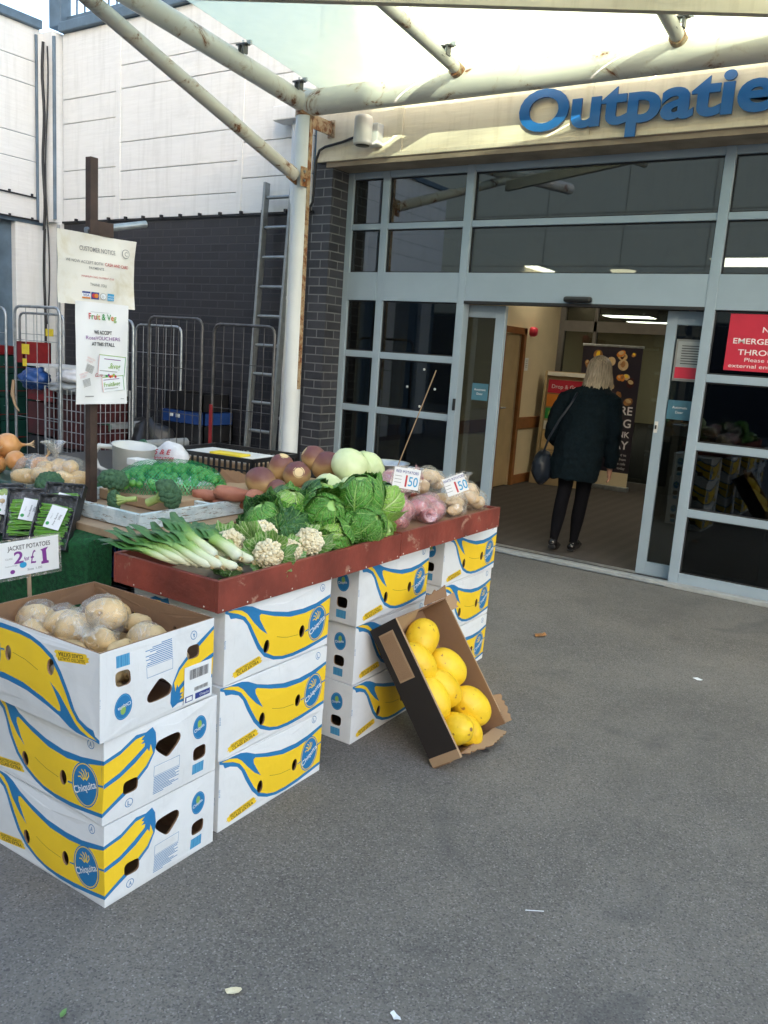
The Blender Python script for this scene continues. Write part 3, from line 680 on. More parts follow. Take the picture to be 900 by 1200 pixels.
for x in (-3.22, -1.68, -.1, 1.5, 3.1):
    b = MB(); b.tube([(x, 5.52, 3.56), (x, 2.6, 3.86)], .042, 'pole_white', 18); b.tube([(x, 5.58, 3.545), (x, 5.47, 3.56)], .052, 'rust', 18); b.build('rafter', C, world=True)
b = MB(); dv = V((.886, .464, 0)); p0 = V((-2.86, 4.245, 3.537)); F = frame(p0, dv, (0, 0, 1)); b.box((1.6, .0, 0), (7.0, .11, .05), 'fascia', rot=None); b2 = MB(); b2.add(b.v, b.f, 'fascia', F); b2.build('edge_beam', C, world=True)
b = MB()
for (x0, x1) in ((-4.60, -3.24), (-3.20, -1.70), (-1.66, -.12), (-.08, 1.48), (1.52, 3.08)):
    vs = [(x0, 5.70, 3.625), (x1, 5.70, 3.625), (x1, 2.4, 3.955), (x0, 2.4, 3.955)]; vs += [(p[0], p[1], p[2]+.012) for p in vs]
    b.add(vs, [(0, 3, 2, 1), (4, 5, 6, 7), (0, 1, 5, 4), (1, 2, 6, 5), (2, 3, 7, 6), (3, 0, 4, 7)], 'canopy')
b.build('glazing', C, world=True)
for (x, y) in ((-4.60, 4.78), (-4.60, 5.42), (-3.17, 5.25), (-1.63, 5.35)):
    b = MB(); z = 3.5+(5.6-y)*.10+.09
    b.box((x, y, z), (.10, .05, .012), 'dark_steel', bev=.002); b.box((x+.02, y, z-.03), (.012, .05, .06), 'dark_steel'); b.box((x-.02, y, z-.03), (.012, .05, .06), 'dark_steel'); b.box((x+.05, y+.01, z+.012), (.04, .02, .03), 'galv', bev=.002); b.tube([(x, y, z-.03), (x, y, z+.03)], .008, 'galv', 8); b.build('clamp', C, world=True)
b = MB(); b.box((-4.655, 5.79, 3.385), (.012, .30, .11), 'rust'); b.box((-4.655, 5.935, 3.385), (.07, .012, .14), 'rust'); 
for dz in (-.05, .05): b.tube([(-4.635, 5.93, 3.385+dz), (-4.635, 5.91, 3.385+dz)], .010, 'rust', 6)
b.build('wall_bracket', C, world=True)
b = MB(); b.box((-4.675, 5.50, 2.93), (.014, .16, .12), 'rust', rot=Matrix.Rotation(radians(-17), 4, 'X')); b.box((-4.60, 5.535, 2.92), (.006, .09, .15), 'rust')
for dz in (-.04, .03): b.tube([(-4.60, 5.53, 2.93+dz), (-4.585, 5.53, 2.93+dz)], .011, 'galv', 6)
b.build('brace_plate', C, world=True)
b = MB(); b.tube([(-4.675, 5.60, 3.40), (-4.675, 5.60, 3.58)], .078, 'rust', 24); b.build('post_collar', C, world=True)
# cable loop by the pier
b = MB(); b.tube([(-4.40, FY-.045, 3.30), (-4.52, FY-.05, 3.27), (-4.70, FY-.05, 3.245), (-4.76, FY-.05, 3.22), (-4.79, FY-.05, 3.15), (-4.80, FY-.05, 2.95), (-4.81, FY-.05, 2.80), (-4.86, FY-.05, 2.72)], .011, 'cable', 8)
props(b.build('cable'), 'black cable clipped to the fascia and bending down beside the brick pier', 'cable')
# drainpipe
t = thing('drainpipe', 'pale grey drainpipe running down the wall left of the canopy post', 'pipe', (-5.0, 5.88, 0))
b = MB(); b.tube([(-5.0, 5.88, 0.02), (-5.0, 5.88, 3.46)], .034, 'pole_clean', 16); b.build('pipe', t, world=True)
b = MB(); b.box((-5.05, 5.86, 3.52), (.28, .16, .12), 'white_wall', bev=.01); b.build('hopper', t, world=True)
for z in (.9, 1.98, 3.1):
    b = MB(); b.tube([(-5.0, 5.88, z-.015), (-5.0, 5.88, z+.015)], .04, 'pole_clean', 16); b.box((-5.0, 5.93, z), (.10, .05, .025), 'pole_clean'); b.build('pipe_clip', t, world=True)
# ladder
t = thing('ladder', 'aluminium ladder leaning upright on the dark brick wall behind the canopy post', 'ladder', (-5.15, 5.7, 0))
for x in (-5.36, -5.05):
    b = MB(); a = V((x+.06, 5.72, .0)); c = V((x+.02, 5.89, 2.98)); m_ = (a+c)/2; rx = atan2((c-a).y, (c-a).z)
    b.box(m_, (.028, .065, (c-a).length), 'alu', rot=Matrix.Rotation(-rx, 4, 'X'), bev=.003); b.build('stile', t, world=True)
for i in range(11):
    z = .25+i*.26; y = 5.72+.17*z/2.98; b = MB(); b.tube([(-5.30, y, z), (-5.01, y, z)], .016, 'alu', 10); b.build('rung', t, world=True)

# opposite building (behind the viewer, seen in the window reflections)
O_ = thing('opposite_building', 'beige concrete building opposite the entrance, seen mirrored in the upper windows', 'building', (-6, -13, 0))
b = MB()
def bl(x0, x1, h, yb=-12):
    n = max(1, int((x1-x0)/2.4)); w_ = (x1-x0)/n
    for i in range(n):
        zs = [0]
        while zs[-1] < h-.1: zs.append(min(h, zs[-1]+1.5))
        for z0, z1 in zip(zs[:-1], zs[1:]): b.b2(x0+i*w_+.012, x0+(i+1)*w_-.012, yb-.3, yb, z0+.012, z1-.012, 'brick' if z1 < 3.6 else 'beige')  # brick foot is added to keep reflections in the lower panes dark
    b.b2(x0, x1, yb-4, yb-.03, 0, h-.01, 'soffit')
bl(-30, 6.05, 17.5); bl(6.05, 7.9, 9.33); bl(7.9, 20, 9.52)  # roof heights invented: tall block shades the stall, low gap lets sun reach fascia
b.build('concrete_wall', O_, world=True)
for i in range(3):
    x = 9.2+i*3.6; f = MB(); f.b2(x, x+1.5, -11.995, -11.93, 4.4, 5.8, 'frame'); o = f.build('window', O_, world=True)
    f = MB(); f.b2(x+.06, x+1.44, -11.928, -11.92, 4.46, 5.74, 'glass'); p = f.build('pane'); p.parent = o


# ================================================================== CARTONS
CL, CW, CH = .535, .415, .247
BLUE = [(0.0, 1.0), (0.06, .985), (0.132, .985), (0.17, .98), (0.222, 0.95), (0.299, 0.866), (0.395, 0.799), (0.545, 0.721), (0.701, 0.691), (0.835, 0.705), (1.0, 0.765), (1.0, 0.10), (0.893, 0.072), (0.763, 0.043), (0.63, 0.033), (0.527, 0.05), (0.438, 0.095), (0.345, 0.195), (0.276, 0.347), (0.215, 0.558), (0.177, 0.724), (0.142, 0.811), (0.086, 0.861), (0.043, 0.872), (0.03, 0.93), (0.0, .96)]
YEL = [(0.3, 0.813), (0.421, 0.723), (0.573, 0.638), (0.73, 0.616), (0.866, 0.645), (1.0, 0.715), (1.0, 0.147), (0.885, 0.121), (0.747, 0.098), (0.615, 0.087), (0.513, 0.103), (0.437, 0.15), (0.362, 0.237), (0.3, 0.374), (0.249, 0.545), (0.205, 0.718), (0.163, 0.839), (0.107, 0.907), (0.041, 0.955), (0.02, 0.975), (0.08, .972), (0.139, 0.935), (0.179, 0.872), (0.233, 0.73), (0.294, 0.6), (0.361, 0.501), (0.329, 0.597), (0.285, 0.742), (0.283, 0.8)]
TIP = [(0.0, 0.764), (0.13, 0.812), (0.254, 0.917), (0.336, 0.905), (0.39, 0.937), (0.415, 0.862), (0.42, 0.734), (0.406, 0.621), (0.353, 0.47), (0.282, 0.371), (0.179, 0.252), (0.088, 0.178), (0.0, 0.10)]
TY1 = [(0.0, 0.72), (0.13, 0.765), (0.25, 0.868), (0.325, 0.875), (0.295, 0.84), (0.318, .82), (0.29, 0.79), (0.325, 0.785), (0.32, 0.745), (0.233, 0.655), (0.12, 0.55), (0.0, 0.493)]
TY2 = [(0.0, 0.44), (0.12, 0.49), (0.245, 0.59), (0.345, 0.705), (.36, .66), (.372, .745), (.385, .67), (0.393, 0.631), (0.341, 0.505), (0.264, 0.405), (0.167, 0.308), (0.077, 0.224), (0.0, 0.147)]
TRI = [(0.411, 0.686), (0.425, 0.73), (0.45, 0.748), (0.58, 0.76), (0.62, 0.745), (0.638, 0.70), (0.63, 0.637), (0.55, 0.52), (0.525, 0.50), (0.50, .512), (0.418, 0.638)]
def rrect(cx, cy, a, b, n=6, k=.55):
    out = []
    for i in range(4*n):
        t = 2*pi*i/(4*n); c, s_ = cos(t), sin(t)
        out.append((cx+a*math.copysign(abs(c)**k, c), cy+b*math.copysign(abs(s_)**k, s_)))
    return out
def ring(cx, cy, r, m, under):
    return [(ell(cx, cy, r, r, n=20), m), (ell(cx, cy, r*.84, r*.84, n=20), under)]
def art(long, W, H, circ):
    S_ = lambda p: [(x*W, y*H) for x, y in p]
    R = [([(0, 0), (W, 0), (W, H), (0, H)], 'card_white')]; holes = []
    def cl(p): return [(min(W, max(0, x)), min(H, max(0, y))) for x, y in p]
    if long:
        R += [(S_(BLUE), 'ink_blue'), (S_(YEL), 'ink_yellow')]
        R.append((strip([(x*W, y*H) for x, y in [(0.45, 0.42), (0.50, .385), (0.556, 0.354), (0.66, 0.332)]], .0012), 'ink_dark'))
        R.append((strip([(x*W, y*H) for x, y in [(0.735, 0.340), (0.785, 0.352)]], .005), 'ink_blue'))
        R.append((strip([(x*W, y*H) for x, y in [(0.95, 0.455), (0.999, 0.467)]], .006), 'ink_blue'))
        c = (.865*W, .395*H); a, b_ = .052, .0655
        R += [(ell(*c, a, b_, n=32), 'ink_blue'), (ell(*c, a*.93, b_*.94, n=32), 'ink_yellow'), (ell(*c, a*.87, b_*.90, n=32), 'ink_blue')]
        # small generic fruit mark in the oval
        for q in range(5):
            an = radians(50+q*28); R.append((strip([(c[0]+.006*cos(an), c[1]+.010+.006*sin(an)), (c[0]+.021*cos(an), c[1]+.012+.024*sin(an)), (c[0]+.028*cos(an+.3), c[1]+.012+.033*sin(an+.2))], .0035), 'ink_yellow'))
        lab = [(.074, .128), (.10, .15), (.095, .165), (.30, .232), (.315, .20), (.325, .195), (.318, .165), (.335, .15), (.325, .122), (.10, .05), (.088, .062), (.093, .078), (.07, .085), (.082, .105)]
        R.append((S_(lab), 'ink_yellow'))
        R += ring(.905*W, .90*H, .0135, 'ink_blue', 'card_white')
        holes = [ell(.357*W, .334*H, .0145, .023, n=18), ell(.70*W, .361*H, .0145, .022, n=18)]
    else:
        R += [(S_(TIP), 'ink_blue'), (S_(TY1), 'ink_yellow'), (S_(TY2), 'ink_yellow')]
        R += [([(.408*W, .315*H), (.637*W, .315*H), (.637*W, .445*H), (.408*W, .445*H)], 'ink_blue'), ([(.411*W, .320*H), (.634*W, .320*H), (.634*W, .440*H), (.411*W, .440*H)], 'card_white')]
        for k in range(11):
            z = (.298-k*.021)*H; x1 = [.637, .63, .60, .637, .61, .637, .55, .60, .637, .58, .50][k]
            R.append(([(.41*W, z-.0012), (x1*W, z-.0012), (x1*W, z+.0012), (.41*W, z+.0012)], 'ink_blue'))
        c = (.827*W, .674*H); R += [(ell(*c, .0285, .037, n=24), 'ink_blue'), (ell(*c, .0255, .034, n=24), 'ink_lblue'), (ell(*c, .0245, .0325, n=24), 'ink_blue')]
        R.append((ell(c[0], c[1]+.010, .009, .013, n=10), 'ink_lgreen'))
        R.append(([(.765*W, .08*H), (.875*W, .08*H), (.875*W, .215*H), (.765*W, .215*H)], 'ink_lblue'))
        for k in range(9): x = (.770+k*.0118)*W; R.append(([(x, .085*H), (x+.0012+.0008*(k % 3), .085*H), (x+.0012+.0008*(k % 3), .212*H), (x, .212*H)], 'ink_blue'))
        R += ring(.207*W, .135*H, .0135, 'ink_blue', 'card_white')
        holes = [rrect(.215*W, .335*H, .0255, .0205), rrect(.827*W, .345*H, .025, .022), [(x*W, y*H) for x, y in smoothpoly(TRI, 1)]]
    n0 = len(R); R += [(h, None) for h in holes]
    # text (proud by half a millimetre)
    T = []
    if long:
        T.append(('Chiquita', (.795*W, .245*H), radians(28), .020, .094, 'ink_white', .012))
        T.append(('SELECTED QUALITY', (.105*W, .118*H), radians(9), .0085, .108, 'ink_dark', .004)); T.append(('CLASS EXTRA', (.118*W, .068*H), radians(9), .0105, .100, 'ink_dark', .012))
        T.append((circ[0], (.905*W-.0052, .90*H-.007), 0, .014, .0105, 'ink_blue', .01))
        T.append(('EU-05', (.008*W, .50*H), radians(90), .006, .026, 'ink_blue', .005))
    else:
        T.append(('Chiquita', (.827*W-.022, .63*H), radians(14), .010, .042, 'ink_white', .01))
        T.append((circ[1], (.207*W-.0052, .135*H-.007), 0, .014, .0105, 'ink_blue', .01))
    return R, holes, T
_art = {}
def side(mb, F, W, H, long, circ, flip):
    k = (long, circ)
    if k not in _art:
        R, holes, T = art(long, W, H, circ); ov, tris = layered(R, [(W*i/14, H*j/7) for i in range(1, 14) for j in range(1, 7)])
        iv, it = layered([([(0, 0), (W, 0), (W, H), (0, H)], 'brown')]+[(h, None) for h in holes], [(W*i/14, H*j/7) for i in range(1, 14) for j in range(1, 7)])
        _art[k] = (ov, tris, iv, it, holes, T)
    ov, tris, iv, it, holes, T = _art[k]
    if flip: F = F @ Matrix.Translation((W, H, 0)) @ Matrix.Rotation(pi, 4, 'Z')
    for m in {m for _, m in tris}:
        use = [t for t, mm in tris if mm == m]; mb.add([(v.x, v.y, 0) for v in ov], use, m, F)
    mb.add([(v.x, v.y, -.006) for v in iv], [tuple(reversed(t)) for t, _ in it], 'brown', F)
    for h in holes:
        n = len(h); vs = [(x, y, 0) for x, y in h]+[(x, y, -.006) for x, y in h]
        mb.add(vs, [(i, (i+1) % n, n+(i+1) % n, n+i) for i in range(n)], 'brown', F)
    for t, p, a, h, wd, m, bo in T:
        text(mb, t, F @ Matrix.Translation((p[0], p[1], .0009)) @ Matrix.Rotation(a, 4, 'Z'), m, h, width=wd, bold=bo)
def carton_mesh(circ, flip, open_top):
    mb = MB(); L, W, H = CL, CW, CH
    for o, xd, wd, lg in (((-L/2, -W/2, 0), (1, 0, 0), L, True), ((L/2, -W/2, 0), (0, 1, 0), W, False), ((L/2, W/2, 0), (-1, 0, 0), L, True), ((-L/2, W/2, 0), (0, -1, 0), W, False)):
        side(mb, frame(o, xd, (0, 0, 1)), wd, H, lg, circ, flip)
    t = .006
    if open_top:
        for x0, x1, y0, y1 in ((-L/2, L/2, -W/2, -W/2+t), (-L/2, L/2, W/2-t, W/2), (-L/2, -L/2+t, -W/2+t, W/2-t), (L/2-t, L/2, -W/2+t, W/2-t)):
            mb.add([(x0, y0, H), (x1, y0, H), (x1, y1, H), (x0, y1, H)], [(0, 1, 2, 3)], 'brown')
        mb.b2(-L/2+.012, L/2-.012, -W/2+.012, W/2-.012, H-.012-.006, H-.012, 'brown') if False else None
    else:
        mb.b2(-L/2+.0005, L/2-.0005, -W/2+.0005, W/2-.0005, H-.004, H-.0002, 'card_white')
    mb.b2(-L/2+t, L/2-t, -W/2+t, W/2-t, .001, .006, 'brown')
    sd_ = len(circ+str(flip))*3.7+ord(circ[0])*1.3+ord(circ[1])*.7; out = []
    for p in mb.v:
        x, y, z = p; n = noise.noise_vector(V((x*6+sd_, y*6, z*6))); n2_ = noise.noise_vector(V((x*19, y*19+sd_, z*19)))
        k = (1-(2*z/H-1)**2); bx = .007*k*(1-(2*y/W)**2)*(1 if abs(x) > L/2-.012 else 0)*(1 if x > 0 else -1); by = .008*k*(1-(2*x/L)**2)*(1 if abs(y) > W/2-.012 else 0)*(1 if y > 0 else -1)
        out.append((x+bx+.0040*n.x+.0012*n2_.x, y+by+.0040*n.y+.0012*n2_.y, z+(.004*n.z*(z/H)**2 if open_top else 0)))
    mb.v = out
    return mb
_cm = {}
def carton(label, cx, cy, z, rz, circ='AA', flip=False, open_top=False):
    k = (circ, flip, open_top)
    t = thing('fruit_carton', label, 'carton', (cx, cy, z), rz, 'printed banana cartons stacked under the stall')
    if k not in _cm:
        o = carton_mesh(*k).build('lid', t)
        b = MB(); e = .0075; L, W, H = CL-2*e, CW-2*e, CH-.01
        inner = 'brown'
        for x0, x1, y0, y1 in ((-L/2, L/2, -W/2, -W/2+.004), (-L/2, L/2, W/2-.004, W/2), (-L/2, -L/2+.004, -W/2+.004, W/2-.004), (L/2-.004, L/2, -W/2+.004, W/2-.004)):
            pass
        # inner tray: folded flange along the foot
        for x0, x1, y0, y1 in ((-L/2, L/2, -W/2, -W/2+.03), (-L/2, L/2, W/2-.03, W/2), (-L/2, -L/2+.03, -W/2+.03, W/2-.03), (L/2-.03, L/2, -W/2+.03, W/2-.03)):
            b.b2(x0, x1, y0, y1, .008, .012, 'brown')
        i = b.build('base', t); _cm[k] = (o.data, i.data)
    else:
        o = link(bpy.data.objects.new('lid', _cm[k][0])); o.parent = t
        i = link(bpy.data.objects.new('base', _cm[k][1])); i.parent = t
    return t
J = lambda a: radians(a)
carton('bottom banana carton of the nearest stack, standing on the asphalt at front left', -1.688-CL/2, 1.321+CW/2, .001, J(.3), 'AA')
carton('middle banana carton of the nearest stack, just below the open potato carton', -1.688-CL/2, 1.321+CW/2, .250, J(-.4), 'AL')
open_c = carton('open upside-down banana carton holding bagged jacket potatoes, topmost of the nearest stack', -1.685-CL/2, 1.292+CW/2, .500, J(1.6), 'AA', True, True)
for z, lb, c, dx, dy, a in ((.001, 'bottom banana carton of the stack under the leeks', 'LA', 0, .0, .4), (.2505, 'middle banana carton of the stack under the leeks', 'LA', .004, -.004, -.5), (.500, 'topmost banana carton of the stack under the leeks, touching the red tray', 'AA', 0, .004, .3)):
    carton(lb, -1.712-CW/2+dx, 1.778+CL/2+dy, z, J(90+a), c)
for z, lb, c, dx, dy, a in ((.001, 'bottom banana carton of the stack behind the melon carton', 'AA', 0, 0, .3), (.2505, 'middle banana carton of the stack behind the melon carton, mostly hidden by it', 'LA', -.004, .01, -.6), (.500, 'topmost banana carton of the stack behind the melon carton, under the cabbages', 'LA', .003, -.012, .5)):
    carton(lb, -1.752-CW/2+dx, 2.565+CL/2+dy-.01, z, J(90+a), c)
for z, lb, c, dx, dy, a in ((.001, 'bottom banana carton of the stack nearest the entrance doors', 'AA', 0, .0, .3), (.2505, 'middle banana carton of the stack nearest the entrance doors', 'LA', .0, .01, 1.0), (.500, 'topmost banana carton of the stack nearest the entrance doors', 'LA', .006, .01, -.5)):
    carton(lb, -1.80-CW/2+dx, 3.29+CL/2+dy, z, J(90+a), c)
# white barcode label on the open carton
b = MB(); F = frame((CL/2+.0075, .085, .012), (0, 1, 0), (0, 0, 1))
b.box((.055, .055, 0), (.11, .115, .001), 'ink_white', rot=None); b2 = MB(); b2.add(b.v, b.f, 'ink_white', F)
random.seed(3); x = .02
while x < .095:
    wd = random.choice([.0008, .0014, .002]); b2.add([(x, .07, .0012), (x+wd, .07, .0012), (x+wd, .10, .0012), (x, .10, .0012)], [(0, 1, 2, 3)], 'ink_black', F); x += wd+random.choice([.001, .0015, .002])
x = .04
while x < .095:
    wd = random.choice([.0008, .0014]); b2.add([(x, .03, .0012), (x+wd, .03, .0012), (x+wd, .042, .0012), (x, .042, .0012)], [(0, 1, 2, 3)], 'ink_black', F); x += wd+random.choice([.001, .0015])
for x0, x1 in ((.004, .034), (.044, .105)): b2.add([(x0, .004, .0012), (x1, .004, .0012), (x1, .022, .0012), (x0, .022, .0012)], [(0, 1, 2, 3)], 'ink_navy', F)
b2.add([(.008, .007, .0018), (.030, .007, .0018), (.030, .019, .0018), (.008, .019, .0018)], [(0, 1, 2, 3)], 'ink_white', F)
text(b2, 'Chiquita', F @ Matrix.Translation((.062, .009, .0018)), 'ink_white', .008)
text(b2, '7 612345', F @ Matrix.Translation((.035, .059, .0018)), 'ink_black', .006) if False else None
b2.build('barcode_label', open_c)

# ================================================================== RED TRAYS, WHITE TRAY, SUPPORTS
def tray(name, label, x0, x1, y0, y1, z0, z1, m, t=.016, cat='tray', nails=True, fl=.012):
    T = thing(name, label, cat, ((x0+x1)/2, (y0+y1)/2, z0))
    b = MB(); b.b2(x1-t, x1, y0, y1, z0, z1, m, .002); b.build('side_board', T, world=True)
    b = MB(); b.b2(x0, x0+t, y0, y1, z0, z1, m, .002); b.build('side_board', T, world=True)
    b = MB(); b.b2(x0+t, x1-t, y0, y0+t, z0+.001, z1-.001, m, .002); b.build('end_board', T, world=True)
    b = MB(); b.b2(x0+t, x1-t, y1-t, y1, z0+.001, z1-.001, m, .002); b.build('end_board', T, world=True)
    b = MB(); b.b2(x0+t, x1-t, y0+t, y1-t, z0+.002, z0+fl, 'wood'); b.build('floor_board', T, world=True)
    if nails:
        b = MB(); n = int((y1-y0)/.11)
        for i in range(n+1):
            y = y0+.02+i*(y1-y0-.04)/n; b.lathe([(0, .0015), (.0025, .001), (.003, 0)], 'nail', frame((x1, y, z0+.008+.004*sin(i*2.3)), (0, 1, 0), (0, 0, 1)), 8)
        for x in (x1-.06, x1-.25, x0+.1): b.lathe([(0, .0015), (.003, 0)], 'nail', frame((x, y0, z0+.01), (1, 0, 0), (0, 0, 1)), 8)
        b.build('nails', T, world=True)
    return T
tray('wooden_tray', 'worn red painted tray holding leeks, cauliflowers and cabbages', -2.17, -1.692, 1.732, 2.742, .752, .853, 'red_wood')
tray('wooden_tray', 'red painted tray of bagged potatoes at the end nearest the doors', -2.19, -1.696, 2.752, 3.645, .758, .856, 'red_wood')
tray('wooden_tray', 'flaking pale blue tray holding broccoli and sweet potatoes', -2.95, -2.385, 2.02, 3.06, .845, .905, 'flaking', t=.022, nails=False)
b = MB(); b.b2(-2.93, -2.41, 2.40, 2.42, .858, .90, 'flaking', .002); props(b.build('tray_divider'), 'thin pale board lying across the flaking tray between broccoli and sweet potatoes', 'board')
b = MB(); b.b2(-3.05, -2.30, 1.95, 3.4, .812, .842, 'wood', .003); props(b.build('plank'), 'raw wooden plank lying under the flaking pale blue tray', 'plank')
def crate(name, label, c, d, m, rz=0, solid=False, cat='crate'):
    T = thing(name, label, cat, c, rz); x, y, h = d[0]/2, d[1]/2, d[2]
    b = MB()
    def wall(a, bb, nrm):
        a = V(a); bb = V(bb); L = (bb-a).length; t = (bb-a)/L; F = frame(a, t, (0, 0, 1))
        def bar(u0, u1, v0, v1, th=.006):
            q = MB(); q.b2(u0, u1, v0, v1, -th, 0, m); b.add(q.v, q.f, m, F)
        bar(0, L, h-.02, h, .014); bar(0, L, 0, .02, .012); bar(0, .02, .02, h-.02, .012); bar(L-.02, L, .02, h-.02, .012)
        if solid: bar(.02, L-.02, .02, h-.02)
        else:
            n = int(L/.035)
            for i in range(1, n): u = i*L/n; bar(u-.006, u+.006, .02, h-.02)
            for k in range(1, max(2, int(h/.045))): v = k*h/max(2, int(h/.045)); bar(.02, L-.02, v-.004, v+.004, .004)
    wall((-x, -y, 0), (x, -y, 0), 0); wall((x, -y, 0), (x, y, 0), 0); wall((x, y, 0), (-x, y, 0), 0); wall((-x, y, 0), (-x, -y, 0), 0)
    b.build('walls', T); b = MB(); b.b2(-x+.01, x-.01, -y+.01, y-.01, .004, .012, m); b.build('floor', T)
    return T
crate('plastic_crate', 'blue plastic crate under the left end of the flaking tray', (-2.72, 2.22, .63), (.56, .38, .18), 'blue_plastic')
crate('plastic_crate', 'blue plastic crate under the middle of the flaking tray', (-2.70, 2.72, .63), (.56, .40, .18), 'blue_plastic')
for i, (x, y) in enumerate(((-2.72, 2.22), (-2.70, 2.72))):
    crate('plastic_crate', ['grey plastic crate standing under the left blue crate', 'grey plastic crate standing under the middle blue crate'][i], (x, y, .0), (.58, .42, .30), 'black_plastic', solid=True)
    crate('plastic_crate', ['black plastic crate stacked between floor crate and left blue crate', 'black plastic crate stacked between floor crate and middle blue crate'][i], (x, y, .31), (.58, .42, .30), 'black_plastic', solid=True)
crate('plastic_crate', 'tall dark crate on the ground under the far end of the produce trays', (-2.65, 3.25, 0), (.6, .5, .80), 'black_plastic', solid=True)
t = thing('cardboard_carton', 'plain brown carton under the cabbages behind the red tray', 'carton', (-2.29, 2.75, .5))
b = MB(); b.b2(-2.375, -2.205, 2.5, 3.2, .55, .80, 'tan_card', .003); b.build('body', t, world=True)

# ================================================================== MELON CARTON
A0 = V((-1.394, 2.617, .003)); U_ = V((-.58, 0, .815)).normalized(); N_ = V((0, 1, 0)).cross(U_)
MX = Matrix(((0, U_.x, N_.x, A0.x), (1, U_.y, N_.y, A0.y), (0, U_.z, N_.z, A0.z), (0, 0, 0, 1)))
T = thing('melon_carton', 'torn brown and black carton of melons leaning against the cartons', 'carton', A0, rot=MX.to_euler())
wt, lt, dt = .392, .575, .14
b = MB(); b.b2(0, wt, 0, lt, 0, .006, 'brown'); b.build('floor', T)
b = MB()
b.b2(-.004, 0.001, 0, lt, 0, dt, 'black_card'); b.b2(.0012, .005, .002, lt-.002, .002, dt-.001, 'brown'); b.b2(-.0045, .0055, .0, lt, dt, dt+.001, 'tan_card')
b.b2(-.006, -.004, lt-.235, lt-.035, .030, .105, 'tan_card'); b.b2(-.0062, -.0042, .0, .035, .0, dt, 'tan_card')
for i in range(14): b.b2(-.0068, -.0060, lt-.228, lt-.042, .036+i*.0045, .0372+i*.0045, 'brown')
b.build('side_panel', T)
b = MB(); b.b2(wt-.005, wt, 0, lt, 0, dt-.004, 'brown'); b.b2(wt, wt+.001, 0, lt, 0, dt-.004, 'black_card'); b.b2(wt-.005, wt+.001, .05, lt-.02, dt-.004, dt-.002, 'tan_card'); b.build('side_panel', T)
def torn(pts, th, F, m, name, amp=.006, seed=1):
    rnd = random.Random(seed); q = []
    for i in range(len(pts)):
        a = V(pts[i][:2]); c = V(pts[(i+1) % len(pts)][:2]); rough = pts[i][2] if len(pts[i]) > 2 else 0
        q.append(tuple(a))
        if rough:
            n = max(2, int((c-a).length/.012))
            for k in range(1, n): p = a.lerp(c, k/n); d_ = (c-a).normalized(); w_ = rnd.uniform(-amp, amp); q.append((p.x-d_.y*w_, p.y+d_.x*w_))
    q = ccw(q); ov, tr = layered([(q, m)]); b = MB()
    b.add([(v.x, v.y, th) for v in ov], [t_ for t_, _ in tr], m, F); b.add([(v.x, v.y, 0) for v in ov], [tuple(reversed(t_)) for t_, _ in tr], m, F)
    n = len(q); b.add([(x, y, 0) for x, y in q]+[(x, y, th) for x, y in q], [(i, (i+1) % n, n+(i+1) % n, n+i) for i in range(n)], 'brown', F)
    return b.build(name, T)
# top end wall with folded torn flap, bottom end wall
torn([(0, 0), (wt, 0), (wt, .135, 0), (.30, .12, 1), (.20, .11, 1), (.02, .13, 0), (0, .13)], .006, frame((0, lt, 0), (1, 0, 0), (0, 0, 1)), 'brown', 'end_panel')
torn([(0, 0), (wt*.5, 0), (wt*.52, .115, 1), (.05, .12, 1), (0, .10)], .005, frame((0, lt-.004, .14), (1, .0, -.1), (0, -.55, -.8)), 'tan_card', 'torn_flap', seed=4)
torn([(.22, 0), (wt+.01, 0), (wt+.01, .05, 1), (.24, .035, 1)], .005, frame((0, lt+.002, .135), (1, 0, 0), (0, .8, .3)), 'brown', 'torn_flap', seed=5)
torn([(0, 0), (wt, 0), (wt, .075, 1), (.30, .07, 1), (.14, .085, 1), (0, .08)], .006, frame((0, 0, .0), (1, 0, 0), (0, 0, 1)), 'tan_card', 'end_panel', seed=6)
torn([(.10, 0), (wt, 0), (wt+.02, .05, 1), (.25, .055, 1), (.12, .02)], .005, frame((0, 0, .075), (1, 0, 0), (0, -.75, .75)), 'tan_card', 'torn_flap', seed=7)
torn([(0, 0), (.13, .02), (.12, .06, 1), (0, .075)], .005, frame((wt-.002, .0, .085), (-.05, .9, .2), (.35, 0, .95)), 'tan_card', 'torn_flap', seed=8)
torn([(0, 0), (.06, 0), (.065, .05, 1), (0, .04)], .005, frame((wt-.002, lt-.06, .13), (0, 1, 0), (.6, 0, .8)), 'tan_card', 'torn_flap', seed=9)
# melons
def melon_fn(seed):
    def f(u):
        e = 1+.035*noise.noise(u*1.6+V((seed, 0, 0)))
        a = abs(u.z); return e*(1+.05*max(0, a-.9)*4)*(1+.008*sin(atan2(u.y, u.x)*10)*(1-a))
    return f
ml = [('topmost yellow melon in the leaning carton', .175, .462, .088, 35, 1.0), ('yellow melon at the left edge, second from the top of the leaning carton', .085, .383, .080, -65, .97), ('speckled yellow melon on the right, below the topmost one', .262, .312, .075, -50, 1.05), ('yellow melon in the middle of the leaning carton', .165, .248, .078, -58, 1.0), ('yellow melon at the left edge, halfway down the leaning carton', .078, .235, .074, -85, 1.02), ('large yellow melon at the right edge in the lower half of the carton', .300, .128, .075, -55, 1.08), ('lowest yellow melon in front, its brown stem scar facing out', .112, .092, .085, 10, .95), ('small yellow melon tucked in the bottom corner right of the lowest one', .222, .055, .062, -70, .82)]
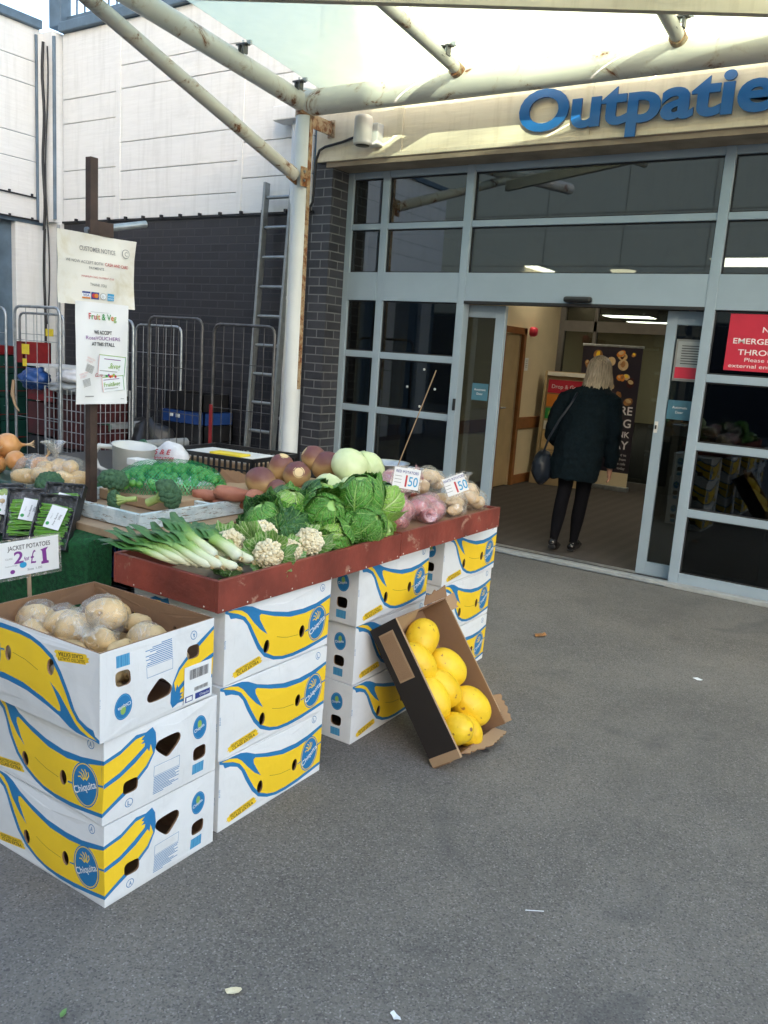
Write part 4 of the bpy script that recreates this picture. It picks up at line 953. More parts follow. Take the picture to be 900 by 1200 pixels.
for i, (lb, a, c, n, ang, s) in enumerate(ml):
    P = MX @ V((a, c, n)); t = thing('melon', lb, 'melon', P, group='yellow melons in the leaning carton')
    RM = MX.to_3x3().to_4x4() @ Matrix.Rotation(radians(ang), 4, 'Z') @ Matrix.Rotation(radians(90), 4, 'Y') @ Matrix.Rotation(i*1.3, 4, 'Z')
    if i == 6: RM = MX.to_3x3().to_4x4() @ Matrix.Rotation(radians(15), 4, 'X') @ Matrix.Rotation(radians(-12), 4, 'Y')
    b = MB(); s *= 1.05; b.blob((0, 0, 0), (.066*s, .065*s, .090*s), 'melon', 36, 24, melon_fn(i*3.1), RM); b.build('skin', t)
    b = MB(); b.lathe([(0, .0925*s), (.005, .093*s), (.008, .0915*s), (.009, .089*s)], 'scar', RM, 10); b.build('stem_scar', t)

# ================================================================== PRODUCE
def rotm(a, b_, c): return Matrix.Rotation(c, 4, 'Z') @ Matrix.Rotation(b_, 4, 'Y') @ Matrix.Rotation(a, 4, 'X')
def cab_leaf(mb, R, az, span, lo, hi, off, flare, ruf, m, mx, seed, el=1.0):
    """leaf wrapped round a head; pole -Z is the root. lo/hi polar angle from the root"""
    def fn(u, v):
        s = u*2-1; wd = span*(.35+.65*sin(pi*min(1, v*.85+.12))**.7)
        th = lo+(hi-lo)*v; ph = az+s*wd
        edge = abs(s)**2.2; top = max(0, v-.55)/.45
        r = R*(1+off+flare*(top**1.6)+flare*.45*edge*v) + R*ruf*(noise.noise(V((s*2.4+seed, v*3.1, seed*1.7))) * (.25+edge+top*.8)) + R*.06*ruf*sin(v*26+abs(s)*9)*edge
        r *= 1+.05*noise.noise(V((s*1.1, v*1.3, seed+9)))
        d = V((sin(th)*cos(ph), sin(th)*sin(ph), -cos(th)*el)); return tuple(d*r)
    mb.grid(fn, 14, 14, m, lambda u, v: (u*2-1, v), mx=mx)
def cabbage(label, P, r, rot, outer=6, flare=.35, m='cab', mo='cab', el=1.15, seed=0, name='cabbage', group='green cabbages heaped in the red tray'):
    t = thing(name, label, 'cabbage', P, group=group); rnd = random.Random(seed); mx = rotm(*rot)
    b = MB(); b.blob((0, 0, 0), (r*.93, r*.93, r*.93*el), m, 24, 16, lambda u: 1+.04*noise.noise(u*2+V((seed, 0, 0))), mx)
    for i in range(7): cab_leaf(b, r, i*2.4+rnd.random()*.4, 1.35, .25, 2.75+rnd.random()*.3, -.04+.012*i, .02, .05, m, mx, seed+i*3.3, el)
    b.build('head', t)
    if outer:
        b = MB()
        for i in range(outer): cab_leaf(b, r, i*2*pi/outer+rnd.random()*.6, .95, .15, 1.7+rnd.random()*.9, .07+.02*(i % 3), flare*(.5+rnd.random()), .14, mo, mx, seed+i*5.1+50, el)
        b.build('outer_leaves', t)
    return t
cabs = [('round dark cabbage with upright outer leaves at the left end of the heap', (-1.945, 2.21, .925), .072, (.3, -.2, .5), 7, .32, 'cab', 'cab_dark'),
 ('large leafy cabbage, second from the left at the back of the heap', (-1.955, 2.35, .955), .072, (.25, .15, 1), 8, .38, 'cab_light', 'cab'),
 ('cabbage with a pale heart facing up between the leafy one and the round one', (-1.93, 2.50, .965), .078, (.9, .3, 2), 6, .2, 'cab_light', 'cab_dark'),
 ('round crinkled cabbage standing highest in the middle of the heap', (-1.80, 2.60, 1.0), .083, (.2, .1, 0), 4, .10, 'cab', 'cab'),
 ('cabbage in the centre of the heap, loose leaf folded over its top', (-1.83, 2.40, .945), .080, (.6, .8, .3), 6, .22, 'cab', 'cab'),
 ('small dark cabbage tucked at the far end of the heap', (-1.80, 2.74, .965), .076, (.3, .9, 1.5), 6, .18, 'cab_dark', 'cab_light'),
 ('long crinkled cabbage lying against the red board, its pale root end facing out', (-1.765, 2.58, .895), .076, (.0, -2.1, -.35), 5, .10, 'cab', 'cab'),
 ('pale ribbed cabbage half buried in front, just above the red board', (-1.775, 2.40, .875), .068, (1.2, .7, 0), 6, .2, 'cab_light', 'cab'),
 ('cabbage behind the front cauliflowers with spreading dark leaves', (-1.89, 2.27, .885), .072, (.5, 1.0, 2.4), 8, .32, 'cab', 'cab_dark'),
 ('dark cabbage showing between the leafy left one and the swedes', (-2.03, 2.42, .95), .072, (.2, .4, 3), 7, .3, 'cab_dark', 'cab_dark'),
 ('cabbage wedged behind the round highest one, dark veined leaves', (-1.93, 2.66, .955), .072, (.5, .2, 4), 6, .25, 'cab', 'cab_dark'),
 ('small cabbage squeezed between the long one and the centre one', (-1.785, 2.485, .905), .058, (.8, .6, 2), 6, .3, 'cab', 'cab'),
 ('pale loose-leaved cabbage in the corner where the two red trays meet', (-1.775, 2.695, .855), .060, (.4, 1.3, .4), 5, .2, 'cab_light', 'cab_light')]
for i, c in enumerate(cabs): cabbage(c[0], c[1], c[2], c[3], c[4], c[5], c[6], c[7], seed=i*7+1, el=1.25 if i in (6, 4, 7) else 1.05)
# filler leaves beneath the heap: loose leaves as one litter
t = MB()
for i in range(26):
    rnd = random.Random(i); P = V((rnd.uniform(-2.08, -1.80), rnd.uniform(2.16, 2.66), rnd.uniform(.81, .86)))
    R_ = rnd.uniform(.05, .08)
    cab_leaf(t, R_, 0, 1.0, .6, 2.0, .0, .2, .2, rnd.choice(['cab', 'cab_dark']), Matrix.Translation(P) @ rotm(rnd.uniform(-.6, .6), rnd.uniform(.6, 2), rnd.uniform(0, 6)), i*3.7)
for i in range(22):
    rnd = random.Random(i+200); P = V((rnd.uniform(-1.98, -1.765), rnd.uniform(1.95, 2.30), rnd.uniform(.80, .84)))
    cab_leaf(t, rnd.uniform(.04, .065), 0, 1.0, .5, 2.0, .0, .3, .25, 'cauli_leaf', Matrix.Translation(P) @ rotm(rnd.uniform(-.6, .6), rnd.uniform(.4, 1.8), rnd.uniform(0, 6)), i*3.1+90)
props(t.build('loose_leaves'), 'loose green cabbage leaves lying under the heap in the red tray', 'leaves', kind='stuff')
# white cabbages
for i, (lb, P, r, m) in enumerate([('large pale white cabbage on top at the back of the stall', (-2.16, 3.02, 1.045), .088, 'whitecab'), ('pale white cabbage right behind the large one on top', (-2.16, 3.16, 1.03), .080, 'whitecab'), ('white cabbage at the front left below the large one', (-2.14, 2.85, .95), .080, 'whitecab'), ('yellowish white cabbage directly below the large pale one', (-2.09, 2.96, .945), .072, 'whitecab'), ('pale green cabbage left of the red potato bags', (-2.05, 3.05, .95), .062, 'palegreen'), ('small pale green cabbage nearest the red potato bags', (-2.03, 3.17, .95), .06, 'palegreen')]):
    t = thing('white_cabbage', lb, 'cabbage', P, group='pale cabbages at the back of the stall'); mx = rotm(.3*i, .5, i)
    b = MB(); b.blob((0, 0, 0), (r, r, r*.82), m, 30, 18, lambda u, i=i: 1+.025*abs(sin(atan2(u.y, u.x)*2.5+i))+.03*noise.noise(u*1.8+V((i, 0, 0))), mx)
    for k in range(3): cab_leaf(b, r, k*2.1+i, 1.1, .3, 2.4, -.005+.012*k, .02, .02, m, mx, i*9+k, .84)
    b.build('head', t)
b = MB(); b.b2(-2.185, -1.99, 2.77, 3.3, .775, .885, 'tan_card', .004); props(b.build('cardboard_liner'), 'brown cardboard liner under the white cabbages in the far red tray', 'cardboard')
# swedes
def swede(label, P, r, rot, seed, el=1.0):
    t = thing('swede', label, 'swede', P, group='purple swedes at the back of the stall'); mx = rotm(*rot); b = MB()
    def f(u): return (1+.06*noise.noise(u*1.7+V((seed, 0, 0))))*(1-.0*u.z)
    vs = []; b.blob((0, 0, 0), (r, r, r*1.12*el), 'swede', 26, 18, lambda u: min(f(u), (.92/max(.01, u.z*1.0)) if u.z > .86 else 9), mx); b.build('root', t)
    b = MB(); b.lathe([(0, r*1.12*el*.93), (r*.30, r*1.12*el*.925), (r*.42, r*1.12*el*.90), (r*.46, r*1.12*el*.84)], 'swede_cut', mx, 18); b.build('cut_crown', t)
for i, (lb, P, r, rot, el) in enumerate([('large pale-bellied swede beside the sweet potatoes', (-2.37, 2.66, .975), .062, (.3, 1.9, .5), 1.0), ('dark swede with its cut crown facing up, left of the canopy post foot', (-2.49, 2.93, 1.0), .060, (-.1, .35, -.6), 1.0), ('small round swede below the dark one', (-2.28, 2.66, .955), .040, (.2, .9, 1.6), 1.0), ('swede showing its cut top towards the front of the row', (-2.37, 2.90, .985), .062, (.2, 1.25, -.55), 1.1), ('purple swede at the right end of the row, crown facing the cabbages', (-2.335, 3.07, 1.02), .064, (.1, 1.05, .25), 1.1), ('purple swede on top behind the middle of the row', (-2.40, 3.06, 1.045), .058, (.3, .9, -2), 1.0)]):
    swede(lb, P, r, rot, i*2.7, el)
b = MB(); b.b2(-2.60, -2.22, 2.62, 3.15, .855, .935, 'tan_card', .004); props(b.build('cardboard_liner'), 'flat brown carton under the swedes at the back', 'cardboard')
# sweet potatoes
def tuber(mb, P, r, L, m, rz, tilt=0, seed=0, fat=.0):
    def f(u): return 1+.14*noise.noise(u*1.6+V((seed*3.1, 0, 0)))+.04*noise.noise(u*4+V((0, seed, 0)))
    vs = []; mx = Matrix.Rotation(rz, 4, 'Z') @ Matrix.Rotation(radians(90)+tilt, 4, 'Y')
    mb.blob(P, (r, r*.92, L), m, 18, 16, f, mx)
for i, (lb, P, r, L, rz) in enumerate([('sweet potato at the left end of the pile', (-2.50, 2.47, .915), .027, .065, .5), ('sweet potato lying on top at the left', (-2.44, 2.53, .935), .024, .06, .2), ('large sweet potato lying on top in the centre', (-2.38, 2.50, .935), .032, .085, .95), ('stubby sweet potato with its end facing out', (-2.31, 2.56, .93), .029, .05, 1.5), ('sweet potato at the right end of the pile', (-2.30, 2.67, .91), .026, .07, .9), ('sweet potato lying lowest along the tray board', (-2.41, 2.55, .885), .024, .095, .95), ('sweet potato at the back of the pile', (-2.50, 2.62, .91), .028, .07, .7)]):
    b = MB(); tuber(b, (0, 0, 0), r, L, 'sweet', rz, .1, i+1); o = b.build('sweet_potato'); o.location = P; props(o, lb, 'sweet potato', 'sweet potatoes in the flaking tray')
# folded cardboard bit behind
b = MB(); b.add([(-.05, 0, 0), (.05, 0, 0), (.045, .01, .055), (-.035, .01, .06), (-.05, .01, .03)], [(0, 1, 2, 3, 4)], 'brown'); b.add([(.05, 0, 0), (.085, .05, 0), (.07, .05, .035), (.045, .01, .055)], [(0, 1, 2, 3)], 'brown'); b.add([(-.05, .004, 0), (.05, .004, 0), (.045, .014, .055), (-.035, .014, .06)], [(0, 3, 2, 1)], 'brown')
b.add([(-.10, .01, 0), (-.05, 0, 0), (-.05, .01, .018), (-.10, .02, .016)], [(0, 1, 2, 3)], 'brown')
o = b.build('cardboard_flap'); o.location = (-2.60, 2.70, .93); o.rotation_euler = (0, 0, .5); props(o, 'folded brown cardboard flap standing behind the sweet potatoes', 'cardboard')
# leeks
def leek(label, root, tip, r, seed, fan=1.0):
    root = V(root); tip = V(tip); d = (tip-root); L = d.length; d.normalize(); rnd = random.Random(seed)
    t = thing('leek', label, 'leek', root, group='leeks fanned out in the near red tray'); up = V((0, 0, 1)); s_ = d.cross(up).normalized(); n_ = s_.cross(d)
    sh = L*.52; b = MB(); seg = 16; nv = 10; vs = []; uv = []; fs = []
    bend = rnd.uniform(-.02, .02)
    for j in range(nv+1):
        v = j/nv; c = d*(sh*v)+s_*bend*sin(v*pi); rr = r*(.55+.45*min(1, v*9)) * (1.0+.22*(v > .8)*(v-.8)*5) if j else r*.35
        for k in range(seg): q = 2*pi*k/seg; vs.append(c+s_*cos(q)*rr+n_*sin(q)*rr*(1-.25*v)); uv.append((k/seg, v*.50+.03))
    for j in range(nv):
        for k in range(seg): k2 = (k+1) % seg; fs.append((j*seg+k, j*seg+k2, (j+1)*seg+k2, (j+1)*seg+k))
    fs.append(tuple(range(seg))); b.add(vs, fs, 'leek', None, True, uv); b.build('shank', t)
    b = MB()
    for i in range(6):
        a = (i-2.5)/2.5; ll = (L-sh)*rnd.uniform(.8, 1.15)+sh*.15; w0 = r*.95; w1 = r*rnd.uniform(.85, 1.35)
        sp = a*fan*.20; lift = rnd.uniform(-.10, .06); side_ = 1 if i % 2 else -1
        def fn(u, v, a=a, ll=ll, w0=w0, w1=w1, sp=sp, lift=lift, i=i):
            s = u*2-1; ww = (w0*(1-v)+w1*v)*(1 if v < .85 else max(.15, 1-(v-.85)*4.5*abs(rnd_t[i])))
            fold = (.9-.6*v); x = s_*(s*ww+sp*ll*v**1.4*1.1); z = n_*((-1 if i % 2 else 1)*r*.7*(1-v*.6)*(1-abs(s)*fold)+lift*ll*v*v+.006*sin(v*9+i)+(i-2.5)*.0022)
            return tuple(d*(sh*.86+ll*v)+x+z+s_*bend*sin(.86*pi))
        rnd_t = [rnd.uniform(.3, 1) for _ in range(6)]
        b.grid(fn, 6, 12, 'leek', lambda u, v: (u*.25, .44+v*.56))
    b.build('leaves', t)
    b = MB()
    for i in range(14):
        q = rnd.uniform(0, 6.28); p = -d*.0+s_*cos(q)*r*.3+n_*sin(q)*r*.3; b.tube([p, p-d*rnd.uniform(.008, .018)+V((rnd.uniform(-.005, .005), rnd.uniform(-.005, .005), 0))], [.0009, .0004], 'potato_pale', 4)
    b.build('roots', t)
lk = [('lowest leek on the left of the bunch, dark leaves over the tray end', (-1.88, 1.768, .868), (-2.16, 1.705, .905), .0135),
 ('second leek from the left', (-1.835, 1.778, .870), (-2.15, 1.735, .925), .015),
 ('third leek from the left, lying straight', (-1.80, 1.775, .873), (-2.11, 1.765, .935), .016),
 ('fourth leek from the left with a long white shank', (-1.765, 1.772, .877), (-2.07, 1.78, .945), .0155),
 ('fifth leek from the left, lying in the middle', (-1.735, 1.785, .880), (-2.02, 1.80, .955), .0165),
 ('leek lying on top of the bunch with broad dark leaves', (-1.775, 1.80, .903), (-2.04, 1.84, .975), .017),
 ('thick leek on the right of the bunch, its white end by the cauliflower', (-1.735, 1.865, .893), (-1.99, 1.91, .955), .021),
 ('leek at the back of the bunch behind the thick one', (-1.82, 1.90, .873), (-2.06, 1.96, .94), .016),
 ('short leek lying at the front right of the bunch against the red board', (-1.715, 1.835, .872), (-1.97, 1.83, .925), .016),
 ('leek root end showing between the thick leek and the leafy cauliflower', (-1.735, 1.925, .872), (-2.0, 1.98, .93), .017),
 ('pale leek under the thick one', (-1.76, 1.83, .868), (-2.03, 1.85, .915), .016)]
for i, (lb, a, c, r) in enumerate(lk): leek(lb, a, c, r, i*11+3)
# cauliflowers
def cauli(label, P, r, rot, seed, leaves=7):
    t = thing('cauliflower', label, 'cauliflower', P, group='cauliflowers beside the leeks'); rnd = random.Random(seed); mx = rotm(*rot)
    b = MB(); n = 150
    for i in range(n):
        z = 1-(i+.5)/n*1.25; q = i*2.39996+rnd.uniform(-.2, .2); rr = sqrt(max(0, 1-z*z)); u = V((rr*cos(q), rr*sin(q), z)); u = (u+V((rnd.uniform(-.1, .1), rnd.uniform(-.1, .1), rnd.uniform(-.08, .08)))).normalized()
        lob = 1+.16*noise.noise(u*2.2+V((seed*3, 0, 0)))+.10*noise.noise(u*5+V((seed*3, 0, 0)))
        s = r*rnd.uniform(.09, .19); c = mx @ (u*r*.86*lob)
        b.blob(c, (s, s, s*.9), 'curd', 9, 6, lambda w_, i=i: 1+.35*noise.noise(w_*2.6+V((i*1.7, 0, 0))))
    b.blob((0, 0, 0), (r*.85,)*3, 'curd', 24, 16, lambda u: 1+.16*noise.noise(u*2.2+V((seed*3, 0, 0))), mx); b.build('curd', t)
    b = MB()
    for i in range(leaves): cab_leaf(b, r, i*2*pi/leaves+rnd.random()*.5, .62, .15, 1.25+rnd.random()*.75, .10, .35+rnd.random()*.3, .18, 'cauli_leaf', mx, seed+i*4.1, 1.05)
    b.build('leaves', t)
cauli('cauliflower beside the thick leek, at the left of the group', (-1.90, 1.99, .890), .050, (.1, .35, -.3), 1, 5)
cauli('cauliflower in the middle wrapped in long upright leaves, facing the red board', (-1.765, 2.03, .872), .050, (.3, .9, -.5), 2, 9)
cauli('small cauliflower between the leafy one and the large curd', (-1.760, 2.135, .868), .042, (.1, .8, -.4), 3, 6)
cauli('large cauliflower curd at the right, beside the cabbages', (-1.765, 2.245, .883), .052, (.2, .75, -.3), 4, 6)
cauli('cauliflower hidden at the back under pale leaves', (-1.88, 2.13, .90), .055, (-.5, .2, 1), 5, 10)
# broccoli
def broc(label, P, r, rot, seed, L=.09):
    t = thing('broccoli', label, 'broccoli', P, group='broccoli heads in the flaking tray'); rnd = random.Random(seed); mx = rotm(*rot)
    b = MB(); n = 60
    for i in range(n):
        z = 1-(i+.5)/n*1.15; q = i*2.39996; rr = sqrt(max(0, 1-z*z)); u = V((rr*cos(q), rr*sin(q), z*.75)); s = r*rnd.uniform(.19, .28); c = mx @ (u*r*rnd.uniform(.74, .86))
        b.blob(c, (s, s, s), 'broc', 10, 8, lambda w_, i=i: 1+.2*noise.noise(w_*4+V((i*1.7, 0, 0))))
    b.build('florets', t); b = MB()
    for i in range(9):
        q = i*.7; e = mx @ V((cos(q)*r*.55, sin(q)*r*.55, r*.1)); b.tube([mx @ V((0, 0, -L*.55)), e], [r*.2, r*.12], 'broc_stem', 8)
    b.tube([mx @ V((0, 0, -L-.0)), mx @ V((0, 0, -L*.4)), mx @ V((0, 0, 0))], [r*.26, r*.26, r*.34], 'broc_stem', 12); b.build('stalk', t)
broc('large broccoli head lying in the flaking tray beside the sweet potatoes', (-2.44, 2.20, .955), .062, (0, 1.1, -.1+.6), 1); broc('broccoli head standing just right of the rusty post', (-2.70, 2.15, .975), .058, (.1, .3, 0), 2, .08)
broc('broccoli head left of the rusty post, dark and half hidden', (-2.93, 2.02, .945), .055, (.3, -.2, 1), 3); broc('small broccoli with its pale cut stalk towards the tray corner', (-2.62, 2.10, .915), .042, (.2, -1.7, .5), 4, .08)
# net of sprouts
t = thing('net_bag', 'green net bag full of sprouts behind the broccoli', 'bag', (-2.72, 2.47, .90)); rnd = random.Random(5)
d_ = V((.62, .78, 0)); e_ = V((-.78, .62, 0)); sp0 = MB(); sp0.blob((0, 0, 0), (.017, .017, .018), 'sprout', 12, 9, lambda u: 1+.07*noise.noise(u*3)); sm = sp0.mesh('sprout'); cnt = 0; tries = 0; pts = []
while cnt < 98 and tries < 6000:
    tries += 1; a = rnd.uniform(-1, 1); c = rnd.uniform(-1, 1); h = sqrt(max(0, 1-a*a))*sqrt(max(0, 1-c*c)); 
    P = d_*(a*.225)+e_*(c*.115)+V((0, 0, .015+.095*h))
    if any((P-q).length < .0225 for q in pts): continue
    pts.append(P); o = link(bpy.data.objects.new('sprout', sm)); o.parent = t; o.location = P; o.rotation_euler = (rnd.uniform(0, 6), rnd.uniform(0, 6), 0); cnt += 1
N = NT('green_netting'); N.t.nodes.remove(N.b); tr = N.n('BsdfTransparent'); df = N.n('BsdfDiffuse'); df.inputs[0].default_value = (.005, .24, .08, 1)
gl = N.n('BsdfGlossy'); gl.inputs['Roughness'].default_value = .3; gl.inputs[0].default_value = (.3, .8, .45, 1); am = N.n('MixShader'); am.inputs[0].default_value = .2; N.l(df.outputs[0], am.inputs[1]); N.l(gl.outputs[0], am.inputs[2])
s3 = N.n('SeparateXYZ'); N.l(N.coord('UV'), s3.inputs[0])
p1 = N.math('ABSOLUTE', N.math('SUBTRACT', N.math('FRACT', N.math('MULTIPLY', N.math('ADD', s3.outputs[0], s3.outputs[1]), 34)), .5)); p2 = N.math('ABSOLUTE', N.math('SUBTRACT', N.math('FRACT', N.math('MULTIPLY', N.math('SUBTRACT', s3.outputs[0], s3.outputs[1]), 34)), .5))
mk = N.ramp(N.math('MINIMUM', p1, p2), [(.08, .65), (.13, .10)]); mx_ = N.n('MixShader'); N.l(mk, mx_.inputs[0]); N.l(tr.outputs[0], mx_.inputs[1]); N.l(am.outputs[0], mx_.inputs[2]); N.l(mx_.outputs[0], N.out.inputs[0]); M['net'] = N.m
b = MB()
def nf(u, v):
    a = (u*2-1); q = v*pi; c = cos(q); k = sqrt(max(0, 1-abs(a)**2.4)); P = d_*(a*.25)+e_*(c*.14*k)+V((0, 0, .005+.135*k*sin(q)**.8)); n = noise.noise(P*22)*.008
    return tuple(P+V((0, 0, n)))
b.grid(nf, 34, 22, 'net', lambda u, v: (u, v*.6)); b.build('net', t)
b = MB(); b.add([(-.03, -.02, .148), (.03, -.015, .150), (.035, .018, .146), (-.02, .02, .144)], [(0, 1, 2, 3)], 'paper2', Matrix.Rotation(.7, 4, 'Z') @ Matrix.Translation((-.06, 0, -.006))); b.build('tag', t)
b = MB(); b.b2(-2.93, -2.50, 2.26, 2.62, .86, .905, 'tan_card', .004); props(b.build('cardboard_liner'), 'low brown cardboard box under the green net bag', 'cardboard')

# bags of potatoes
def bag(name, label, P, items, m, fm, R, rot=0, group=None, seed=0, pname='potato', tuft=None, cat='bag'):
    """items: (dx,dy,dz,r,L,rz)"""
    t = thing(name, label, cat, P, rot, group)
    for i, (dx, dy, dz, r, L, rz) in enumerate(items):
        b = MB(); tuber(b, (0, 0, 0), r, L, m, 0, 0, seed*10+i+1); o = b.build(pname, t); o.location = (dx, dy, dz); o.rotation_euler = (0, .2*sin(i), rz)
    b = MB(); xs = [(V(q[:3]), max(q[3], q[4]*.75)) for q in items]
    def fn(u):
        rr = .3
        best = 0
        for c, r in xs:
            best = max(best, u.dot(c)+r*1.02*(.6+.4*max(0, u.dot(c.normalized() if c.length > 1e-4 else u))))
        k = best*(1+.05*noise.noise(u*3+V((seed, 0, 0)))+.09*(abs(noise.noise(u*7+V((0, seed, 0))))-.2))+.004
        return k
    b.blob((0, 0, 0), (1, 1, 1), fm, 44, 28, fn)
    if tuft:
        c = V(tuft[:3]); dr = V(tuft[3:6]).normalized(); rnd = random.Random(seed)
        for i in range(14):
            a = rnd.uniform(0, 6.28); o = dr.orthogonal().normalized(); o2 = dr.cross(o); rad = (o*cos(a)+o2*sin(a))
            w_ = o*cos(a+1.4)+o2*sin(a+1.4); h = tuft[6]
            def f2(u, v, rad=rad, w_=w_, h=h): return tuple(c+dr*h*v+rad*(.004+v*v*h*.55)+w_*(u-.5)*h*(.25+.9*v)*.8+rad*sin(u*9+v*5)*.004)
            b.grid(f2, 5, 5, fm)
    b.build('plastic_film', t); return t
M['film_thin'] = film('thin_tray_film', (.3, .3, .3), base=.01, edge=.10)
pot = lambda dx, dy, dz, r, L=None, rz=0: (dx, dy, dz, r, L or r*1.25, rz)
G_ = 'bags of jacket potatoes in the open carton'
_big = []
bag('potato_bag', 'clear bag of jacket potatoes at the left of the open carton', (-2.11, 1.45, .69), [pot(-.05, 0, 0, .042, .058, .3), pot(.045, .02, .005, .04, .055, 1.2), pot(0, -.045, -.02, .038, .05, 0), pot(0, .04, -.03, .04, .05, 2)], 'potato_pale', 'film', .1, 0, G_, 1)
bag('potato_bag', 'knotted clear bag of jacket potatoes in the middle of the open carton', (-1.965, 1.49, .69), [pot(-.01, .055, .035, .044, .055, .5), pot(-.05, -.02, 0, .04, .052, 1.6), pot(.05, -.01, -.01, .036, .048, .2), pot(.0, .0, -.05, .04)], 'potato_pale', 'film_white', .1, 0, G_, 2, tuft=(.045, -.03, .03, .5, -.7, .5, .05))
bag('potato_bag', 'clear bag of jacket potatoes in the right corner of the open carton', (-1.81, 1.585, .665), [pot(-.02, .0, .01, .045, .055, .5), pot(.04, -.03, -.02, .036, .046, 1.6)], 'potato', 'film_white', .1, 0, G_, 3)
b = MB(); tuber(b, (0, 0, 0), .038, .05, 'potato_pale', .3, 0, 31); o = b.build('potato'); o.location = (-2.03, 1.63, .70); props(o, 'loose potato at the back of the open carton between the bags', 'potato')
b = MB(); tuber(b, (0, 0, 0), .032, .042, 'potato', .9, 0, 33); o = b.build('potato'); o.location = (-1.93, 1.63, .69); props(o, 'loose potato in the open carton beside the back corner bag', 'potato')
for o_ in list(sc.objects):
    if o_.get('group') == G_: o_.scale = (1.14, 1.14, 1.10)
b = MB()
for i in range(44):
    rnd = random.Random(i+80); tuber(b, (rnd.uniform(-2.17, -1.74), rnd.uniform(1.345, 1.65), rnd.uniform(.58, .655)), .038, .052, 'potato', rnd.uniform(0, 3), 0, i)
props(b.build('potatoes'), 'potatoes filling the bottom of the open carton beneath the bags', 'potatoes', kind='stuff')
G2 = 'bagged roots in the far red tray'
bag('potato_bag', 'bag of red potatoes standing at the back behind the left price sign', (-1.965, 3.08, .965), [pot(-.04, -.05, 0, .037, .045, 1), pot(.03, .02, .02, .037, .045, 2), pot(.0, .08, .01, .035, .045, 0), pot(-.01, 0, .045, .034, .042, .4), pot(.03, -.06, -.02, .036, .04), pot(0, .03, -.05, .04)], 'redpot', 'film_pink', .1, 0, G2, 4, tuft=(.03, .09, .05, .5, .6, .4, .05))
bag('potato_bag', 'bag of red potatoes lying in front beside the last cabbage', (-1.82, 2.90, .90), [pot(-.03, -.05, .01, .037, .045, 1), pot(.03, .02, .01, .036, .045, 2), pot(-.03, .05, .02, .034, .044, 0), pot(.02, -.02, .035, .032, .04, 1), pot(.03, -.07, -.02, .034), pot(0, 0, -.04, .04)], 'redpot', 'film_pink', .1, 0, G2, 5)
bag('potato_bag', 'bag of red potatoes in the middle of the far red tray', (-1.79, 3.10, .895), [pot(-.02, -.05, .01, .036, .044, 1), pot(.03, .03, .0, .036, .044, 2), pot(-.02, .05, .02, .034, .044, 0), pot(.03, -.04, -.02, .034, .04, 1), pot(0, 0, -.04, .036)], 'redpot', 'film_pink', .1, 0, G2, 6, tuft=(.05, -.10, .0, .8, -.5, .1, .045))
bag('potato_bag', 'bag of brown potatoes at the back behind the right price sign', (-1.95, 3.34, .97), [pot(-.03, -.04, 0, .036, .044, 1), pot(.03, -.07, -.01, .034, .034, 2), pot(-.02, .06, .02, .036, .05, 0), pot(.02, .0, .03, .034, .05, .9), pot(.03, .06, .0, .034, .045)], 'parsnip', 'film', .1, 0, G2, 7)
bag('potato_bag', 'bag of pale parsnips between the red potatoes and the end bag', (-1.795, 3.30, .895), [pot(-.03, 0, .0, .026, .07, 1.2), pot(.02, .02, .01, .025, .07, 1.4), pot(0, -.03, .03, .024, .06, 1.1), pot(.04, -.01, -.02, .026, .06, 1.5)], 'parsnip', 'film', .1, 0, G2, 8)
bag('potato_bag', 'tied bag of brown potatoes in the end corner nearest the doors', (-1.80, 3.48, .90), [pot(-.03, -.04, .0, .034, .044, 1.2), pot(.03, -.02, .01, .033, .044, .4), pot(-.01, .05, .02, .034, .05, 1.1), pot(.03, .06, -.02, .033, .05, 1.5), pot(0, 0, .045, .03, .05, .3)], 'parsnip', 'film', .1, 0, G2, 9, tuft=(-.01, .0, .075, -.1, -.2, 1, .045))
b = MB(); b.b2(-2.16, -1.73, 2.78, 3.62, .772, .845, 'brown', .003); props(b.build('cardboard_liner'), 'brown cardboard base under the bags in the far red tray', 'cardboard')
# bowl and thin cane at the back
t = thing('weighing_bowl', 'grey metal bowl at the back of the stall behind the red potatoes', 'bowl', (-2.25, 3.45, .90)); b = MB(); b.lathe([(.05, 0), (.09, .05), (.115, .115), (.12, .12), (.112, .113), (.085, .05), (0, .012)], 'galv', None, 28); b.build('bowl', t); b = MB(); b.b2(-.1, .1, -.1, .1, -.1, 0, 'black_plastic', .01); b.build('scale_base', t)
b = MB(); b.tube([(-2.17, 3.40, .96), (-1.975, 3.40, 1.49)], .0026, 'tan_card', 6); props(b.build('cane'), 'thin bare cane standing up at the back of the stall in front of the windows', 'cane')

# price signs
def price(name, label, P, nrm, roll_, W, H, fn, stick=None, cat='price sign'):
    n = V(nrm).normalized(); xd = V((0, 0, 1)).cross(n).normalized(); yd = n.cross(xd); Rm = Matrix.Rotation(roll_, 4, n); xd = Rm.to_3x3() @ xd; yd = Rm.to_3x3() @ yd
    t = thing(name, label, cat, P); F = frame((0, 0, 0), xd, yd); b = MB()
    q = MB(); q.b2(-W/2, W/2, -H/2, H/2, -.002, 0, 'paper2'); b.add(q.v, q.f, 'paper2', F); fn(b, F @ Matrix.Translation((0, 0, .0008))); b.build('card', t)
    q = MB(); q.b2(-W/2-.01, W/2+.01, -H/2-.012, H/2+.008, -.0032, -.0022, 'film'); b = MB(); b.add(q.v, q.f, 'film_white', F); b.build('plastic_sleeve', t)
    if stick:
        b = MB(); q = MB(); q.b2(-.006, .006, -H/2-stick, -H/2+.03, -.012, -.006, 'wood'); b.add(q.v, q.f, 'wood', F); b.build('stick', t)
    return t
